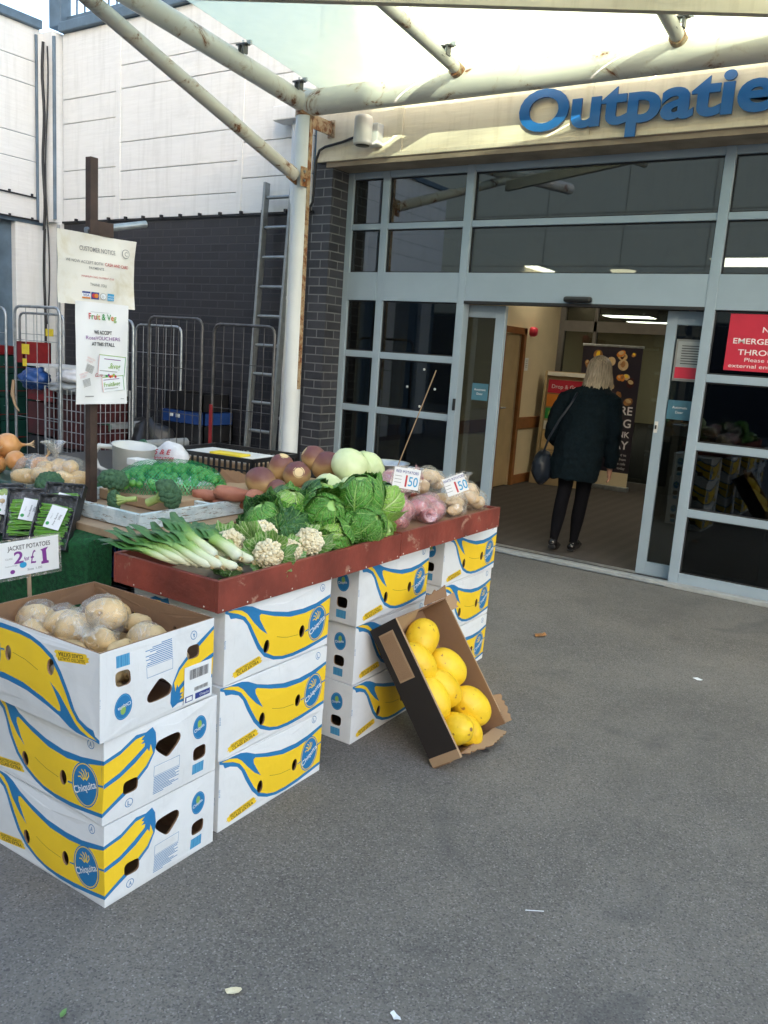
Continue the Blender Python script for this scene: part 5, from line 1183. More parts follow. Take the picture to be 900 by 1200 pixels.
def jp(b, F):
    T_ = lambda x, y, r=0: F @ Matrix.Translation((x, y, 0)) @ Matrix.Rotation(r, 4, 'Z')
    text(b, 'JACKET POTATOES', T_(-.072, .030), 'ink_black', .015, width=.145, bold=.01); text(b, '2', T_(-.052, -.016), 'ink_purple', .040, width=.032, bold=.02); text(b, 'for', T_(-.016, -.012, .2), 'ink_purple', .014, width=.018, bold=.02)
    text(b, '\u00a3', T_(.004, -.024), 'ink_purple', .045, width=.018, bold=.0); b.add([(x+.036, y-.032, 0) for x, y in [(.004, 0), (.030, 0), (.030, .008), (.024, .010), (.022, .046), (.030, .056), (.018, .054), (.002, .050), (.008, .044), (.010, .010), (.004, .008)]], [tuple(range(11))], 'ink_purple', F); text(b, 'CLASS', T_(-.080, .0), 'ink_grey', .006); text(b, 'Country of Origin', T_(-.082, -.024), 'ink_grey', .0045, width=.04)
    b.add([(x, y, 0) for x, y in ell(-.022, -.024, .012, .010)], [tuple(range(24))], 'ink_cyan', F); b.add([(x, y, 0) for x, y in ell(-.058, -.042, .008, .007)], [tuple(range(24))], 'ink_purple', F); text(b, 'Size 1.00', T_(-.008, -.046), 'ink_grey', .008, width=.05)
price('price_sign', 'JACKET POTATOES 2 for \u00a31 price sign on a stick behind the open carton', (-2.42, 1.592, .812), (1, -.12, 0), .03, .205, .118, jp, stick=.22)
def rp(top):
    def f(b, F):
        T_ = lambda x, y, r=0: F @ Matrix.Translation((x, y, 0)) @ Matrix.Rotation(r, 4, 'Z')
        text(b, top, T_(-.048, .022), 'ink_navy', .011, width=.096, bold=.012); text(b, '1', T_(-.004, -.034), 'ink_red', .048, width=.008, bold=.02); text(b, '50', T_(.010, -.030), 'ink_cyan', .040, width=.040, bold=.01)
        for k in range(3): b.add([(-.05, .006-k*.014, 0), (-.020, .006-k*.014, 0), (-.020, .008-k*.014, 0), (-.05, .008-k*.014, 0)], [(0, 1, 2, 3)], 'ink_grey', F)
    return f
price('price_sign', 'RED POTATOES \u00a31.50 price sign standing in the red potato bags', (-1.835, 2.98, 1.035), (.55, -.8, .1), -.10, .112, .088, rp('RED POTATOES'))
price('price_sign', 'tilted \u00a31.50 price sign between the brown potato bags', (-1.715, 3.20, 1.005), (.55, -.8, .1), .42, .096, .080, rp('WHITE POTATOES'))

# ================================================================== LEFT DISPLAY
t = thing('display_table', 'trestle display covered with green artificial grass at the left edge', 'table', (-3.3, 2.3, 0)); b = MB()
def cf(u, v):
    x = -4.2+1.70*u; k = v
    if k < .45: z = .08+(.79-.08)*k/.45; y = 1.88+.012*sin(x*22)+.006*noise.noise(V((x*9, z*8, 0)))
    else: q = (k-.45)/.55; z = .80+.10*q+.006*noise.noise(V((x*7, q*7, 3))); y = 1.89+.46*q
    return (x, y, z)
b.grid(lambda u, v: cf(u, v*.45+.13*v), 60, 26, 'grass')
def cb(u, v):
    q = .236+.764*v; x = -4.2+1.21*u; return (x, 1.89+.46*q, .80+.10*q+.006*noise.noise(V((x*7, q*7, 3))))
b.grid(cb, 40, 14, 'grass')
def cs(u, v): y = 1.885+.105*u; zt = .80+.023*u; z = .08+(zt-.08)*v; return (-2.50-.012*(1-v)*(1+sin(y*20)), y, z)
b.grid(cs, 24, 16, 'grass'); b.build('grass_cloth', t, world=True)
b = MB(); 
for x in (-4.1, -2.6):
    for y in (1.98, 2.25): b.b2(x, x+.04, y, y+.04, 0, .78, 'wood')
b.build('trestle', t, world=True)
# bean packs
def beanpack(label, P, rz, tilt, seed, kind='bean'):
    T_ = thing('bean_pack', label, 'pack', P, rot=(tilt, 0, rz), group='shrink-wrapped vegetable packs leaning on the green cloth'); W, H, D = .155, .215, .03; rnd = random.Random(seed)
    b = MB(); b.b2(-W/2, W/2, -H/2, H/2, 0, .003, 'black_plastic')
    for (x0, x1, y0, y1) in ((-W/2, W/2, -H/2, -H/2+.006), (-W/2, W/2, H/2-.006, H/2), (-W/2, -W/2+.006, -H/2+.006, H/2-.006), (W/2-.006, W/2, -H/2+.006, H/2-.006)): b.b2(x0, x1, y0, y1, 0, D, 'black_plastic', .002)
    b.build('tray', T_); b = MB()
    if kind == 'bean':
        for i in range(46):
            y = -H/2+.018+(H*.72)*(i/46)+rnd.uniform(-.003, .003); z = .014+rnd.uniform(0, .016); a = rnd.uniform(-.12, .12); x0 = -W/2+.012+rnd.uniform(0, .012); x1 = W/2-.014-rnd.uniform(0, .02)
            b.tube([(x0, y-a*.06, z), ((x0+x1)/2, y+rnd.uniform(-.004, .004), z+.004), (x1, y+a*.06, z)], [.0028, .0036, .0024], 'bean', 7)
        b.build('green_beans', T_)
    else:
        for i in range(26): b.blob((rnd.uniform(-.055, .055), rnd.uniform(-.085, .07), .018+rnd.uniform(0, .012)), (.017, .017, .013), rnd.choice(['broc_stem', 'palegreen', 'parsnip']), 12, 8)
        b.build('vegetables', T_)
    b = MB(); F = Matrix.Translation((.012, .012, D+.0085)) @ Matrix.Rotation(-.18, 4, 'Z'); q = MB(); q.b2(-.032, .032, -.045, .045, -.0005, 0, 'paper2'); b.add(q.v, q.f, 'paper2', F)
    R9 = F @ Matrix.Rotation(pi/2, 4, 'Z'); text(b, 'Fine Beans', R9 @ Matrix.Translation((-.030, -.006, .0006)), 'ink_black', .007, width=.05); text(b, '200g', R9 @ Matrix.Translation((-.006, -.020, .0006)), 'ink_black', .008); text(b, 'Class 1', R9 @ Matrix.Translation((-.008, .013, .0006)), 'ink_grey', .005)
    b.add([(x, y, .0006) for x, y in ell(-.020, -.028, .007, .007)], [tuple(range(24))], 'ink_green', F); b.build('label', T_)
    b = MB(); b.grid(lambda u, v: ((u-.5)*W, (v-.5)*H, D+.0015+.0012*noise.noise(V((u*7, v*7, seed)))), 12, 14, 'film_thin'); b.build('film', T_); return T_
beanpack('black tray of green beans leaning nearest the rusty post', (-2.695, 1.885, .838), -.42+.9, 1.05, 1)
beanpack('black tray of green beans behind the jacket potato sign', (-2.895, 1.90, .832), -.1+.9, 1.0, 2)
beanpack('tray of mixed green vegetables at the left edge of the photo', (-3.055, 1.90, .828), .0+.9, 1.0, 3, 'veg')
beanpack('second black tray tucked behind the bean tray nearest the post', (-2.755, 1.955, .868), -.38+.9, 1.0, 4)
# loose white potatoes bag and onions
bag('potato_bag', 'tied clear bag of pale potatoes lying on the green display', (-3.06, 2.13, .955), [pot(-.10, -.06, -.015, .034, .062, .8), pot(.0, -.05, .0, .034, .055, .5), pot(.07, .0, -.01, .034, .05, 1.0), pot(-.02, .04, .03, .034, .05, 2), pot(.10, .06, -.01, .035, .05, .3), pot(-.05, .0, .02, .033, .05, .1), pot(.03, .06, .03, .032, .045)], 'potato_pale', 'film', .1, 0, None, 12, tuft=(-.03, .03, .065, .05, -.05, 1, .07))
for i, (P, rz) in enumerate([((-3.17, 2.02, .875), .7), ((-3.08, 1.99, .885), .4), ((-3.25, 2.03, .87), 1.0)]):
    b = MB(); tuber(b, (0, 0, 0), .030, .052, 'potato_pale', rz, 0, i+44); o = b.build('potato'); o.location = P; props(o, ['loose pale potato in front of the tied bag, middle one', 'loose pale potato in front of the tied bag, nearest the bean trays', 'loose pale potato at the left edge in front of the tied bag'][i], 'potato')
for i, (lb, P, r, rot) in enumerate([('large brown onion on top at the left edge', (-3.61, 2.27, 1.005), .062, (.1, 1.5, 1.2)), ('brown onion with a papery neck pointing right', (-3.47, 2.22, .955), .048, (0, 1.35, .5)), ('brown onion lowest at the left edge', (-3.60, 2.20, .925), .05, (.3, .2, 1)), ('reddish onion half behind the tied potato bag', (-3.28, 2.22, .955), .045, (.3, .5, 2))]):
    t = thing('onion', lb, 'onion', P, group='brown onions on the green display'); mx = rotm(*rot); b = MB()
    b.lathe([(r*sin(a)*(1+.03*sin(a*3)), -r*.88*cos(a)) for a in [pi*k/16 for k in range(15)]]+[(r*.22, r*.92), (r*.12, r*1.05), (r*.10, r*1.25)], 'onion', mx, 24); b.build('bulb', t)
    b = MB()
    for k in range(9): q = k*.7; b.tube([mx @ V((0, 0, r*1.1)), mx @ V((cos(q)*.006, sin(q)*.006, r*1.6)), mx @ V((cos(q)*.018, sin(q)*.018, r*1.9))], [.003, .002, .0008], 'parsnip', 5)
    b.build('neck', t)
b = MB(); b.b2(-3.9, -3.2, 2.1, 2.45, .82, .885, 'green_plastic', .01); props(b.build('display_tray'), 'dark green tray under the brown onions', 'tray')
t = thing('paper_bag_roll', 'small block of white paper bags behind the tied potato bag', 'paper bags', (-2.95, 2.5, .98)); b = MB(); b.b2(-.06, .0, -.03, .03, 0, .03, 'paper2', .003); b.b2(.01, .07, -.03, .03, 0, .032, 'paper2', .003); b.build('bags', t)

# ================================================================== POST WITH NOTICES
t = thing('stall_post', 'rusty brown steel post rising through the stall with a short tube at its top', 'post', (-2.895, 2.2, 0))
b = MB(); b.b2(-2.912, -2.880, 2.178, 2.184, 0, 2.222, 'brown_steel'); b.b2(-2.886, -2.880, 2.184, 2.212, 0, 2.222, 'brown_steel'); b.build('upright', t, world=True)
b = MB(); b.tube([(-2.90, 2.17, 1.945), (-2.855, 2.43, 2.01)], .014, 'galv', 12); b.b2(-2.864, -2.858, 2.16, 2.27, 1.93, 1.985, 'brown_steel'); b.build('cross_tube', t, world=True)
def notice(label, y0, y1, z0, z1, fn, m, seed, x=-2.855):
    T_ = thing('notice', label, 'notice', (x, (y0+y1)/2, z0)); b = MB(); W = y1-y0; H = z1-z0
    def wv(u, v): return .016*noise.noise(V((u*2.2+seed, v*1.8, 0)))+.020*max(0, u-.8)*max(0, v-.7)*12*(1 if seed == 1 else 0)+.010*(u-.5)**2*seed*.3+.012*max(0, u-.85)*(1-v)*6*.2
    b.grid(lambda u, v: (wv(u, v), (u-.5)*W, v*H), 20, 18, m); b.grid(lambda u, v: (wv(1-u, v)-.001, (.5-u)*W, v*H), 20, 18, m)
    b.build('sheet', T_); c = MB(); fn(c, W, H)
    vs = []
    for (x_, y_, z_) in c.v: vs.append((wv(x_/W, y_/H)+.0030+z_, x_-W/2, y_))
    d_ = MB(); d_.v = vs; d_.f = c.f; d_.m = c.m; d_.mats = c.mats; d_.sm = c.sm; d_.build('print', T_); return T_
I4 = Matrix.Identity(4)
def TR(x, y, z=0): return Matrix.Translation((x, y, z))
def n1(c, W, H):
    text(c, 'CUSTOMER NOTICE', TR(.5*W, .76*H), 'ink_grey', .017, width=.165, align='C', bold=.01)
    text(c, 'WE NOW ACCEPT BOTH', TR(.10*W, .585*H), 'ink_grey', .011, width=.165, bold=.006); text(c, 'CASH AND CARD', TR(.585*W, .585*H), 'ink_red', .012, width=.115, bold=.01)
    text(c, 'PAYMENTS', TR(.48*W, .515*H), 'ink_grey', .010, width=.066, align='C', bold=.006); text(c, 'MINIMUM CARD PAYMENT \u00a35.00', TR(.5*W, .395*H), 'ink_red', .007, width=.145, align='C'); text(c, 'THANK YOU', TR(.5*W, .28*H), 'ink_grey', .011, width=.075, align='C', bold=.004)
    c.add([(x, y, 0) for x, y in ell(.87*W, .80*H, .018, .018)], [tuple(range(24))], 'ink_grey'); c.add([(x, y, .0006) for x, y in ell(.87*W, .80*H, .0155, .0155)], [tuple(range(24))], 'paper'); text(c, 'C', TR(.87*W-.006, .80*H-.008, .001), 'ink_grey', .016, bold=.01)
    def r(x0, x1, y0, y1, m, z=0): c.add([(x0, y0, z), (x1, y0, z), (x1, y1, z), (x0, y1, z)], [(0, 1, 2, 3)], m)
    x = .305*W; w_ = .034; y0, y1 = .095*H, .195*H
    r(x, x+w_, y0, y1, 'ink_white'); r(x, x+w_, y1-.007, y1, 'ink_navy', .0005); r(x, x+w_, y0, y0+.006, 'ink_orange', .0005); text(c, 'VISA', TR(x+.004, y0+.008, .0008), 'ink_navy', .010, width=.026, bold=.01)
    x += .038; r(x, x+w_, y0, y1, 'ink_navy'); c.add([(p, q, .0005) for p, q in ell(x+.012, (y0+y1)/2, .009, .009)], [tuple(range(24))], 'ink_red'); c.add([(p, q, .0008) for p, q in ell(x+.022, (y0+y1)/2, .009, .009)], [tuple(range(24))], 'ink_orange')
    x += .038; c.add([(p, q, .0) for p, q in ell(x+.016, (y0+y1)/2, .015, .013)], [tuple(range(24))], 'ink_grey'); c.add([(p, q, .0005) for p, q in ell(x+.016, (y0+y1)/2, .0135, .0115)], [tuple(range(24))], 'ink_white'); text(c, ')))', TR(x+.007, (y0+y1)/2-.005, .0008), 'ink_grey', .010)
    x += .038; r(x, x+w_, y0, y1, 'ink_cyan'); text(c, 'AMERICAN', TR(x+.002, y0+.014, .0006), 'ink_white', .006, width=.03); text(c, 'EXPRESS', TR(x+.002, y0+.004, .0006), 'ink_white', .006, width=.03)
def n2(c, W, H):
    def r(x0, x1, y0, y1, m, z=0): c.add([(x0, y0, z), (x1, y0, z), (x1, y1, z), (x0, y1, z)], [(0, 1, 2, 3)], m)
    r(.28*W, .62*W, .905*H, .907*H, 'ink_grey')
    cols = ['ink_red', 'ink_green', 'ink_red', 'ink_lgreen', 'ink_orange', None, 'ink_green', None, 'ink_green', 'ink_orange', 'ink_lgreen']; s = 'Fruit & Veg'; full = text_geo(s, .015)[0]; fw = max(v.x for v in full)
    for i, ch in enumerate(s):
        if ch == ' ': continue
        w1 = max(v.x for v in text_geo(ch, .015)[0]); off = max(v.x for v in text_geo(s[:i+1], .015)[0])-w1; m = cols[i]; vs, fs = text_geo(ch, .015)
        c.add([((v.x+off)*.132/fw+.235*W, v.y*.034+.835*H, 0) for v in vs], fs, m)
    text(c, 'WE ACCEPT', TR(.5*W, .695*H), 'ink_black', .014, width=.088, align='C', bold=.02); text(c, 'RoseVOUCHERS', TR(.5*W, .638*H), 'ink_purple', .014, width=.165, align='C', bold=-.002); text(c, 'AT THIS STALL', TR(.5*W, .580*H), 'ink_black', .014, width=.115, align='C', bold=.02)
    rnd = random.Random(4)
    def voucher(x, y, w_, h, a, title):
        F = TR(x, y, .0003*len(title)) @ Matrix.Rotation(a, 4, 'Z')
        def q(x0, x1, y0, y1, m, z): c.add([(x0, y0, z), (x1, y0, z), (x1, y1, z), (x0, y1, z)], [(0, 1, 2, 3)], m, F)
        q(0, w_, 0, h, 'ink_white', .0); q(0, w_, h-.003, h, 'ink_lgreen', .0004); q(0, .003, 0, h, 'ink_pinky', .0005); q(w_-.003, w_, 0, h, 'ink_green', .0005)
        text(c, title, F @ TR(.008, h*.35, .0008), 'ink_lgreen', h*.28, width=w_*.75, bold=.01); q(.008, w_*.8, h*.78, h*.82, 'ink_purple', .0008); q(.008, w_*.7, h*.18, h*.21, 'ink_grey', .0008)
    voucher(.40*W, .30*H, .135, .080, -.06, 'Fruit&veg'); voucher(.50*W, .12*H, .11, .060, .10, 'Fruit&veg'); 
    for (x, y, a) in ((.12*W, .34*H, -.35), (.10*W, .16*H, .25)):
        F = TR(x, y) @ Matrix.Rotation(a, 4, 'Z'); text(c, 'HEALTHY', F @ TR(.0, .05), 'ink_pinky', .008, width=.042); text(c, 'START', F @ TR(.0, .038), 'ink_pinky', .008, width=.032)
        for k in range(7): c.add([(.008, .028-k*.0045, 0), (.046, .028-k*.0045, 0), (.046, .0296-k*.0045, 0), (.008, .0296-k*.0045, 0)], [(0, 1, 2, 3)], 'ink_grey', F)
    text(c, '\u00a32.10', TR(.36*W, .275*H, .001), 'ink_red', .014, width=.036, bold=.015)
    for k in range(6):
        x = (.58+.035*k)*W; c.add([(p, q, .0015) for p, q in ell(x, .285*H+.004*sin(k*2), .006, .006, n=10)], [tuple(range(10))], ['ink_green', 'ink_purple', 'ink_red', 'ink_orange', 'ink_lgreen', 'ink_red'][k])
    text(c, 'Rose', TR(.43*W, .42*H, .001), 'ink_purple', .016, width=.026)
    r(.16*W, .34*W, .075*H, .082*H, 'ink_grey'); r(.86*W, .93*W, .05*H, .055*H, 'ink_grey')
notice('upper notice on the rusty post, CUSTOMER NOTICE about cash and card payments', 2.012, 2.372, 1.658, 1.93, n1, 'paper', 1)
notice('lower notice on the rusty post, Fruit & Veg accepting vouchers', 2.083, 2.333, 1.270, 1.672, n2, 'paper2', 2, x=-2.845)

# ================================================================== ROLL CAGES AND CLUTTER
def cage_panel(mb, x0, x1, y0, y1, z0, z1, m, nv=6, hz=(.35, .7, 1.05, 1.4), r=.013, w_=.0035, rc=.07):
    a = V((x0, y0, 0)); c = V((x1, y1, 0)); d_ = (c-a).normalized(); L = (c-a).length; P = lambda s, z: (a.x+d_.x*s, a.y+d_.y*s, z)
    pts = [P(0, z0), P(0, z1-rc)]+[P(rc*(1-cos(q)), z1-rc+rc*sin(q)) for q in (.5, 1.0, pi/2)]+[P(L-rc*(1-cos(q)), z1-rc+rc*sin(q)) for q in (pi/2, 1.0, .5)]+[P(L, z1-rc), P(L, z0)]
    mb.tube(pts, r, m, 10)
    for i in range(1, nv+1): s = L*i/(nv+1); mb.tube([P(s, z0), P(s, z1-.005)], w_, m, 6)
    for z in hz: mb.tube([P(0, z), P(L, z)], w_, m, 6)
def cage(label, x0, x1, y0, y1, m, nv=6, side_m=None, hz=(.35, .7, 1.05, 1.4), z1=1.735, back=True):
    T_ = thing('roll_cage', label, 'roll cage', ((x0+x1)/2, (y0+y1)/2, 0), group='wire roll cages by the wall')
    b = MB(); cage_panel(b, x0, x1, y0, y0, .18, z1, m, nv, hz); b.build('side_panel', T_, world=True)
    if back: b = MB(); cage_panel(b, x0+.02, x1-.02, y1, y1, .18, z1-.02, m, nv, hz); b.build('side_panel', T_, world=True)
    b = MB(); b.b2(x0, x1, y0, y1, .16, .18, m); b.build('base', T_, world=True)
    for x in (x0+.06, x1-.06):
        for y in (y0+.06, y1-.06 if y1-y0 > .15 else y1+.02): b = MB(); b.tube([(x-.012, y, .06), (x+.012, y, .06)], .055, 'black_plastic', 16); b.b2(x-.02, x+.02, y-.015, y+.015, .10, .16, m); b.build('castor', T_, world=True)
    return T_
cage('empty dark roll cage panel left of the ladder, nearer the notices', -6.05, -5.37, 5.2, 5.32, 'dark_steel', 6, hz=(.5, .9, 1.3), back=False)
cage('dark roll cage panel in front of the ladder with a red strap', -5.21, -4.53, 5.18, 5.30, 'dark_steel', 5, hz=(.6, 1.0, 1.38), z1=1.70, back=False)
b = MB(); b.b2(-5.225, -5.195, 5.16, 5.175, .55, 1.02, 'red_plastic', .003); props(b.build('strap'), 'faded red strap hanging on the roll cage in front of the ladder', 'strap')
cage('galvanised roll cage at the left, holding crates and bags', -7.17, -6.50, 4.6, 5.35, 'galv', 3, hz=(.40, .75, 1.08, 1.45), z1=1.75)
cage('galvanised roll cage standing behind the notices', -6.90, -6.20, 5.15, 5.75, 'galv', 5, hz=(.35, .7, 1.05, 1.4), z1=1.69)
cage('roll cage at the far left edge in front of the blue doors', -8.35, -7.55, 4.75, 5.4, 'galv', 5, hz=(.4, .8, 1.2, 1.5), z1=1.735)
# wire basket
T_ = thing('wire_basket', 'silver wire mesh basket full of dark trays inside the left roll cage', 'basket', (-6.6, 4.95, .1))
b = MB()
for (xa, ya, xb, yb) in ((-6.75, 4.62, -6.18, 4.62), (-6.18, 4.62, -6.18, 5.1)):
    a = V((xa, ya, 0)); c = V((xb, yb, 0)); n = 9
    for i in range(n+1): p = a.lerp(c, i/n); b.tube([(p.x, p.y, .2), (p.x, p.y, 1.06)], .0045 if 0 < i < n else .011, 'galv', 6)
    for k in range(10): z = .2+.095*k; b.tube([(a.x, a.y, z), (c.x, c.y, z)], .0045, 'galv', 6)
b.build('mesh', T_, world=True)
for i, (c, d_, m, lb) in enumerate([((-7.9, 4.9, .2), (.6, .4, .22), 'green_plastic', 'bottom'), ((-7.9, 4.9, .43), (.6, .4, .22), 'green_plastic', 'second'), ((-7.9, 4.9, .66), (.6, .4, .22), 'green_plastic', 'third'), ((-7.9, 4.9, .89), (.6, .4, .22), 'green_plastic', 'fourth'), ((-7.9, 4.9, 1.12), (.6, .4, .16), 'green_plastic', 'topmost')]):
    T_ = crate('plastic_crate', 'dark green crate with thin red rims, %s of the tall stack at the left edge' % lb, c, d_, m, solid=True, rz=.0)
    b = MB()
    for k in range(2): z = .05+k*.09; b.b2(-d_[0]/2-.004, d_[0]/2+.004, -d_[1]/2-.004, -d_[1]/2, z, z+.008, 'red_plastic')
    b.b2(d_[0]/2, d_[0]/2+.004, -d_[1]/2, d_[1]/2, .05, .058, 'red_plastic'); b.build('rim', T_)
for i, (lb, c, m, d_) in enumerate([('dark red crate at the bottom inside the wire basket', (-6.52, 4.95, .2), 'black_plastic', (.52, .4, .28)), ('dark red crate in the middle of the basket', (-6.52, 4.95, .50), 'dkred_plastic', (.52, .4, .24)), ('dark red crate near the top of the basket', (-6.52, 4.95, .76), 'dkred_plastic', (.52, .4, .24)), ('dark crate low in the left roll cage', (-7.02, 4.95, .2), 'black_plastic', (.40, .4, .36)), ('dark red crate in the middle of the left roll cage', (-7.02, 4.95, .58), 'dkred_plastic', (.40, .4, .30)), ('red crate on top inside the left roll cage', (-7.02, 4.95, .90), 'red_plastic', (.40, .4, .12)), ('bright red crate lying on the green crates at the left edge', (-8.0, 4.9, 1.29), 'red_plastic', (.55, .38, .08)), ('small red crate standing beside the green crate stack', (-7.42, 4.95, 1.23), 'red_plastic', (.14, .3, .2))]):
    crate('plastic_crate', lb, c, d_, m, solid=True)
def lump(name, label, cat, P, d_, m, seed, amp=.35):
    b = MB(); b.blob((0, 0, 0), d_, m, 30, 18, lambda u: 1+amp*noise.noise(u*2.3+V((seed, 0, 0)))+amp*.4*noise.noise(u*6+V((0, seed, 0)))); o = b.build(name); o.location = P; return props(o, label, cat)
lump('plastic_bag', 'crumpled blue plastic bag on the crates in the left roll cage', 'bag', (-7.04, 4.72, 1.10), (.15, .12, .10), 'blue_bag', 1)
lump('plastic_bag', 'crumpled white plastic sheeting on top of the wire basket', 'bag', (-6.50, 4.85, 1.15), (.30, .2, .08), 'white_bag', 2)
lump('plastic_bag', 'flattened grey plastic bag under the white sheeting', 'bag', (-6.55, 4.75, 1.05), (.24, .15, .055), 'grey_plastic', 8)
b = MB(); b.b2(-7.2, -6.3, 4.72, 5.15, 1.215, 1.235, 'white_plastic', .003); props(b.build('board'), 'white board lying across the top of the wire basket', 'board')
for i, (P, lb) in enumerate([((-7.23, 5.0, 1.53), 'upper yellow label on the wall side of the left cage'), ((-6.98, 4.58, 1.37), 'yellow card clipped high on the left roll cage'), ((-7.01, 4.59, 1.25), 'small yellow card clipped below the other one')]):
    b = MB(); b.box((0, 0, 0), ((.12, .11, .06)[i], .006, (.07, .09, .07)[i]), 'yellow_plastic', bev=.002); o = b.build('yellow_card'); o.location = P; props(o, lb, 'card', 'yellow cards on the roll cages')
b = MB(); b.tube([(-7.165, 4.575, 1.08), (-7.16, 4.56, .95), (-7.12, 4.56, .85), (-7.06, 4.56, .80)], [.014, .018, .012, .006], 'tan_card', 8); props(b.build('rag'), 'twisted beige rag hanging on the left roll cage', 'rag')
# black heap with green rollers beside the brick wall
lump('tarpaulin', 'heap of black tarpaulin on the ground by the brick wall', 'tarpaulin', (-6.25, 5.35, .30), (.36, .3, .45), 'black_plastic', 3)
for i, (x, y, z) in enumerate(((-6.30, 4.95, .72), (-6.32, 4.96, .57), (-5.86, 5.0, .60))):
    b = MB(); b.tube([(x, y+.5, z), (x, y, z)], .045, 'grey_plastic', 18); b.tube([(x, y, z), (x, y-.02, z)], .055, 'pale_green_cap', 18) if False else b.tube([(x, y, z), (x, y-.02, z)], .055, 'sprout_cap', 18)
    props(b.build('fabric_roll'), ['grey roll with a green end cap, upper left of the black heap', 'grey roll with a green end cap, lower left of the black heap', 'grey roll with a green end cap, right of the black heap'][i], 'roll', 'capped rolls on the black heap')
for i, (lb, c, d_, m) in enumerate([('dark crate on the ground by the brick wall behind the sprouts', (-5.93, 5.7, .0), (.58, .38, .30), 'black_plastic'), ('second dark crate up by the brick wall', (-5.93, 5.7, .31), (.58, .38, .30), 'black_plastic'), ('third dark crate up by the brick wall', (-5.93, 5.7, .62), (.58, .38, .15), 'black_plastic'), ('blue crate on top of the dark crates by the brick wall', (-5.93, 5.7, .78), (.58, .38, .11), 'blue_plastic'), ('small black crate lying on the blue crate', (-5.93, 5.7, .90), (.50, .34, .16), 'black_plastic')]):
    T_ = crate('plastic_crate', lb, c, d_, m, solid=True)
    if i == 3: b = MB(); b.b2(-.17, -.12, -.197, -.192, .05, .08, 'paper2'); b.b2(-.08, -.03, -.197, -.192, .045, .085, 'paper2'); b.build('label', T_)
# jug, potato sack, black crate on the stall's back
T_ = thing('jug', 'white plastic jug with a loop handle behind the sprouts', 'jug', (-3.16, 2.62, .865)); b = MB(); b.lathe([(0, 0), (.075, 0), (.083, .01), (.100, .175), (.106, .18), (.097, .176), (.078, .012), (0, .01)], 'white_plastic', rotm(.0, .12, 0), 30); b.build('body', T_)
b = MB(); b.tube([(-.070, -.045, .160), (-.125, -.085, .165), (-.15, -.10, .12), (-.13, -.085, .06), (-.070, -.045, .03)], [.012, .013, .012, .011, .010], 'white_plastic', 10); b.build('handle', T_)
T_ = thing('potato_sack', 'white sack with red lettering behind the sprouts', 'sack', (-3.28, 2.98, .87)); b = MB(); b.blob((0, 0, .07), (.11, .06, .085), 'white_bag', 26, 16, lambda u: 1+.14*noise.noise(u*2.4)); b.build('sack', T_)
b = MB(); F = frame((.015, -.068, .085), (.83, .2, .05), (0, .2, 1)); text(b, 'S & E', F @ TR(-.06, .012), 'ink_red', .026, width=.10, bold=.02, shear=.2); text(b, 'POTATOES', F @ TR(-.06, -.022), 'ink_red', .020, width=.125, bold=.02, shear=.2); b.build('print', T_)
b = MB(); b.b2(-4.2, -2.95, 2.42, 3.9, .82, .855, 'black_plastic', .004)
for x in (-4.1, -3.0):
    for y in (2.5, 3.8): b.b2(x, x+.05, y, y+.05, 0, .82, 'black_plastic')
props(b.build('back_table'), 'dark table at the back of the stall carrying jug, sack and black crate', 'table')
crate('plastic_crate', 'black slotted plastic crate with shaped handles behind the sweet potatoes', (-3.10, 3.25, .862), (.56, .42, .125), 'black_plastic', rz=.12)
b = MB(); b.b2(-.24, .24, -.17, .17, 0, .075, 'tan_card', .01); b.b2(-.22, .2, -.15, .1, .075, .10, 'paper2', .006); b.b2(-.05, .15, -.14, -.05, .101, .112, 'yellow_plastic', .003); o = b.build('fruit_punnets'); o.location = (-3.10, 3.25, .876); o.rotation_euler = (0, 0, .12); props(o, 'brown and white packaging with a yellow strip inside the black slotted crate', 'packaging')
# ================================================================== GROUND LITTER
def leafm(label, P, s, m, seed, name='dead_leaf', cat='leaf'):
    rnd = random.Random(seed); n = 9; q = [(s*(.6+.4*rnd.random())*cos(2*pi*i/n)*(1.3), s*(.6+.4*rnd.random())*sin(2*pi*i/n)*.7) for i in range(n)]
    b = MB(); vs = [(x, y, .004+.25*s*rnd.random()) for x, y in q]+[(0, 0, .003)]; b.add(vs, [(i, (i+1) % n, n) for i in range(n)], m); o = b.build(name); o.location = P; o.rotation_euler = (0, 0, rnd.random()*6); props(o, label, cat)
leafm('curled brown leaf on the asphalt right of the melon carton', (-1.719, 4.40, 0), .05, 'bread', 1)
leafm('small dark leaf on the asphalt near the entrance frame', (-.814, 4.345, 0), .022, 'ink_white', 2, 'paper_scrap', 'scrap')
leafm('white paper scrap at the bottom edge of the photo', (-.845, 1.50, 0), .016, 'ink_white', 3, 'paper_scrap', 'scrap')
leafm('pale cabbage leaf scrap on the asphalt below the near stack', (-1.20, 1.32, 0), .020, 'curd', 4, 'leaf_scrap', 'scrap')
leafm('small green leaf scrap at the bottom left of the asphalt', (-1.458, 1.03, 0), .012, 'cab_dark', 5, 'leaf_scrap', 'scrap')
b = MB(); b.add([(0, 0, .003), (.045, .03, .003), (.044, .034, .003), (-.001, .004, .003)], [(0, 1, 2, 3)], 'ink_white'); o = b.build('straw'); o.location = (-.76, 2.06, 0); props(o, 'thin pale strand of straw on the open asphalt', 'straw')

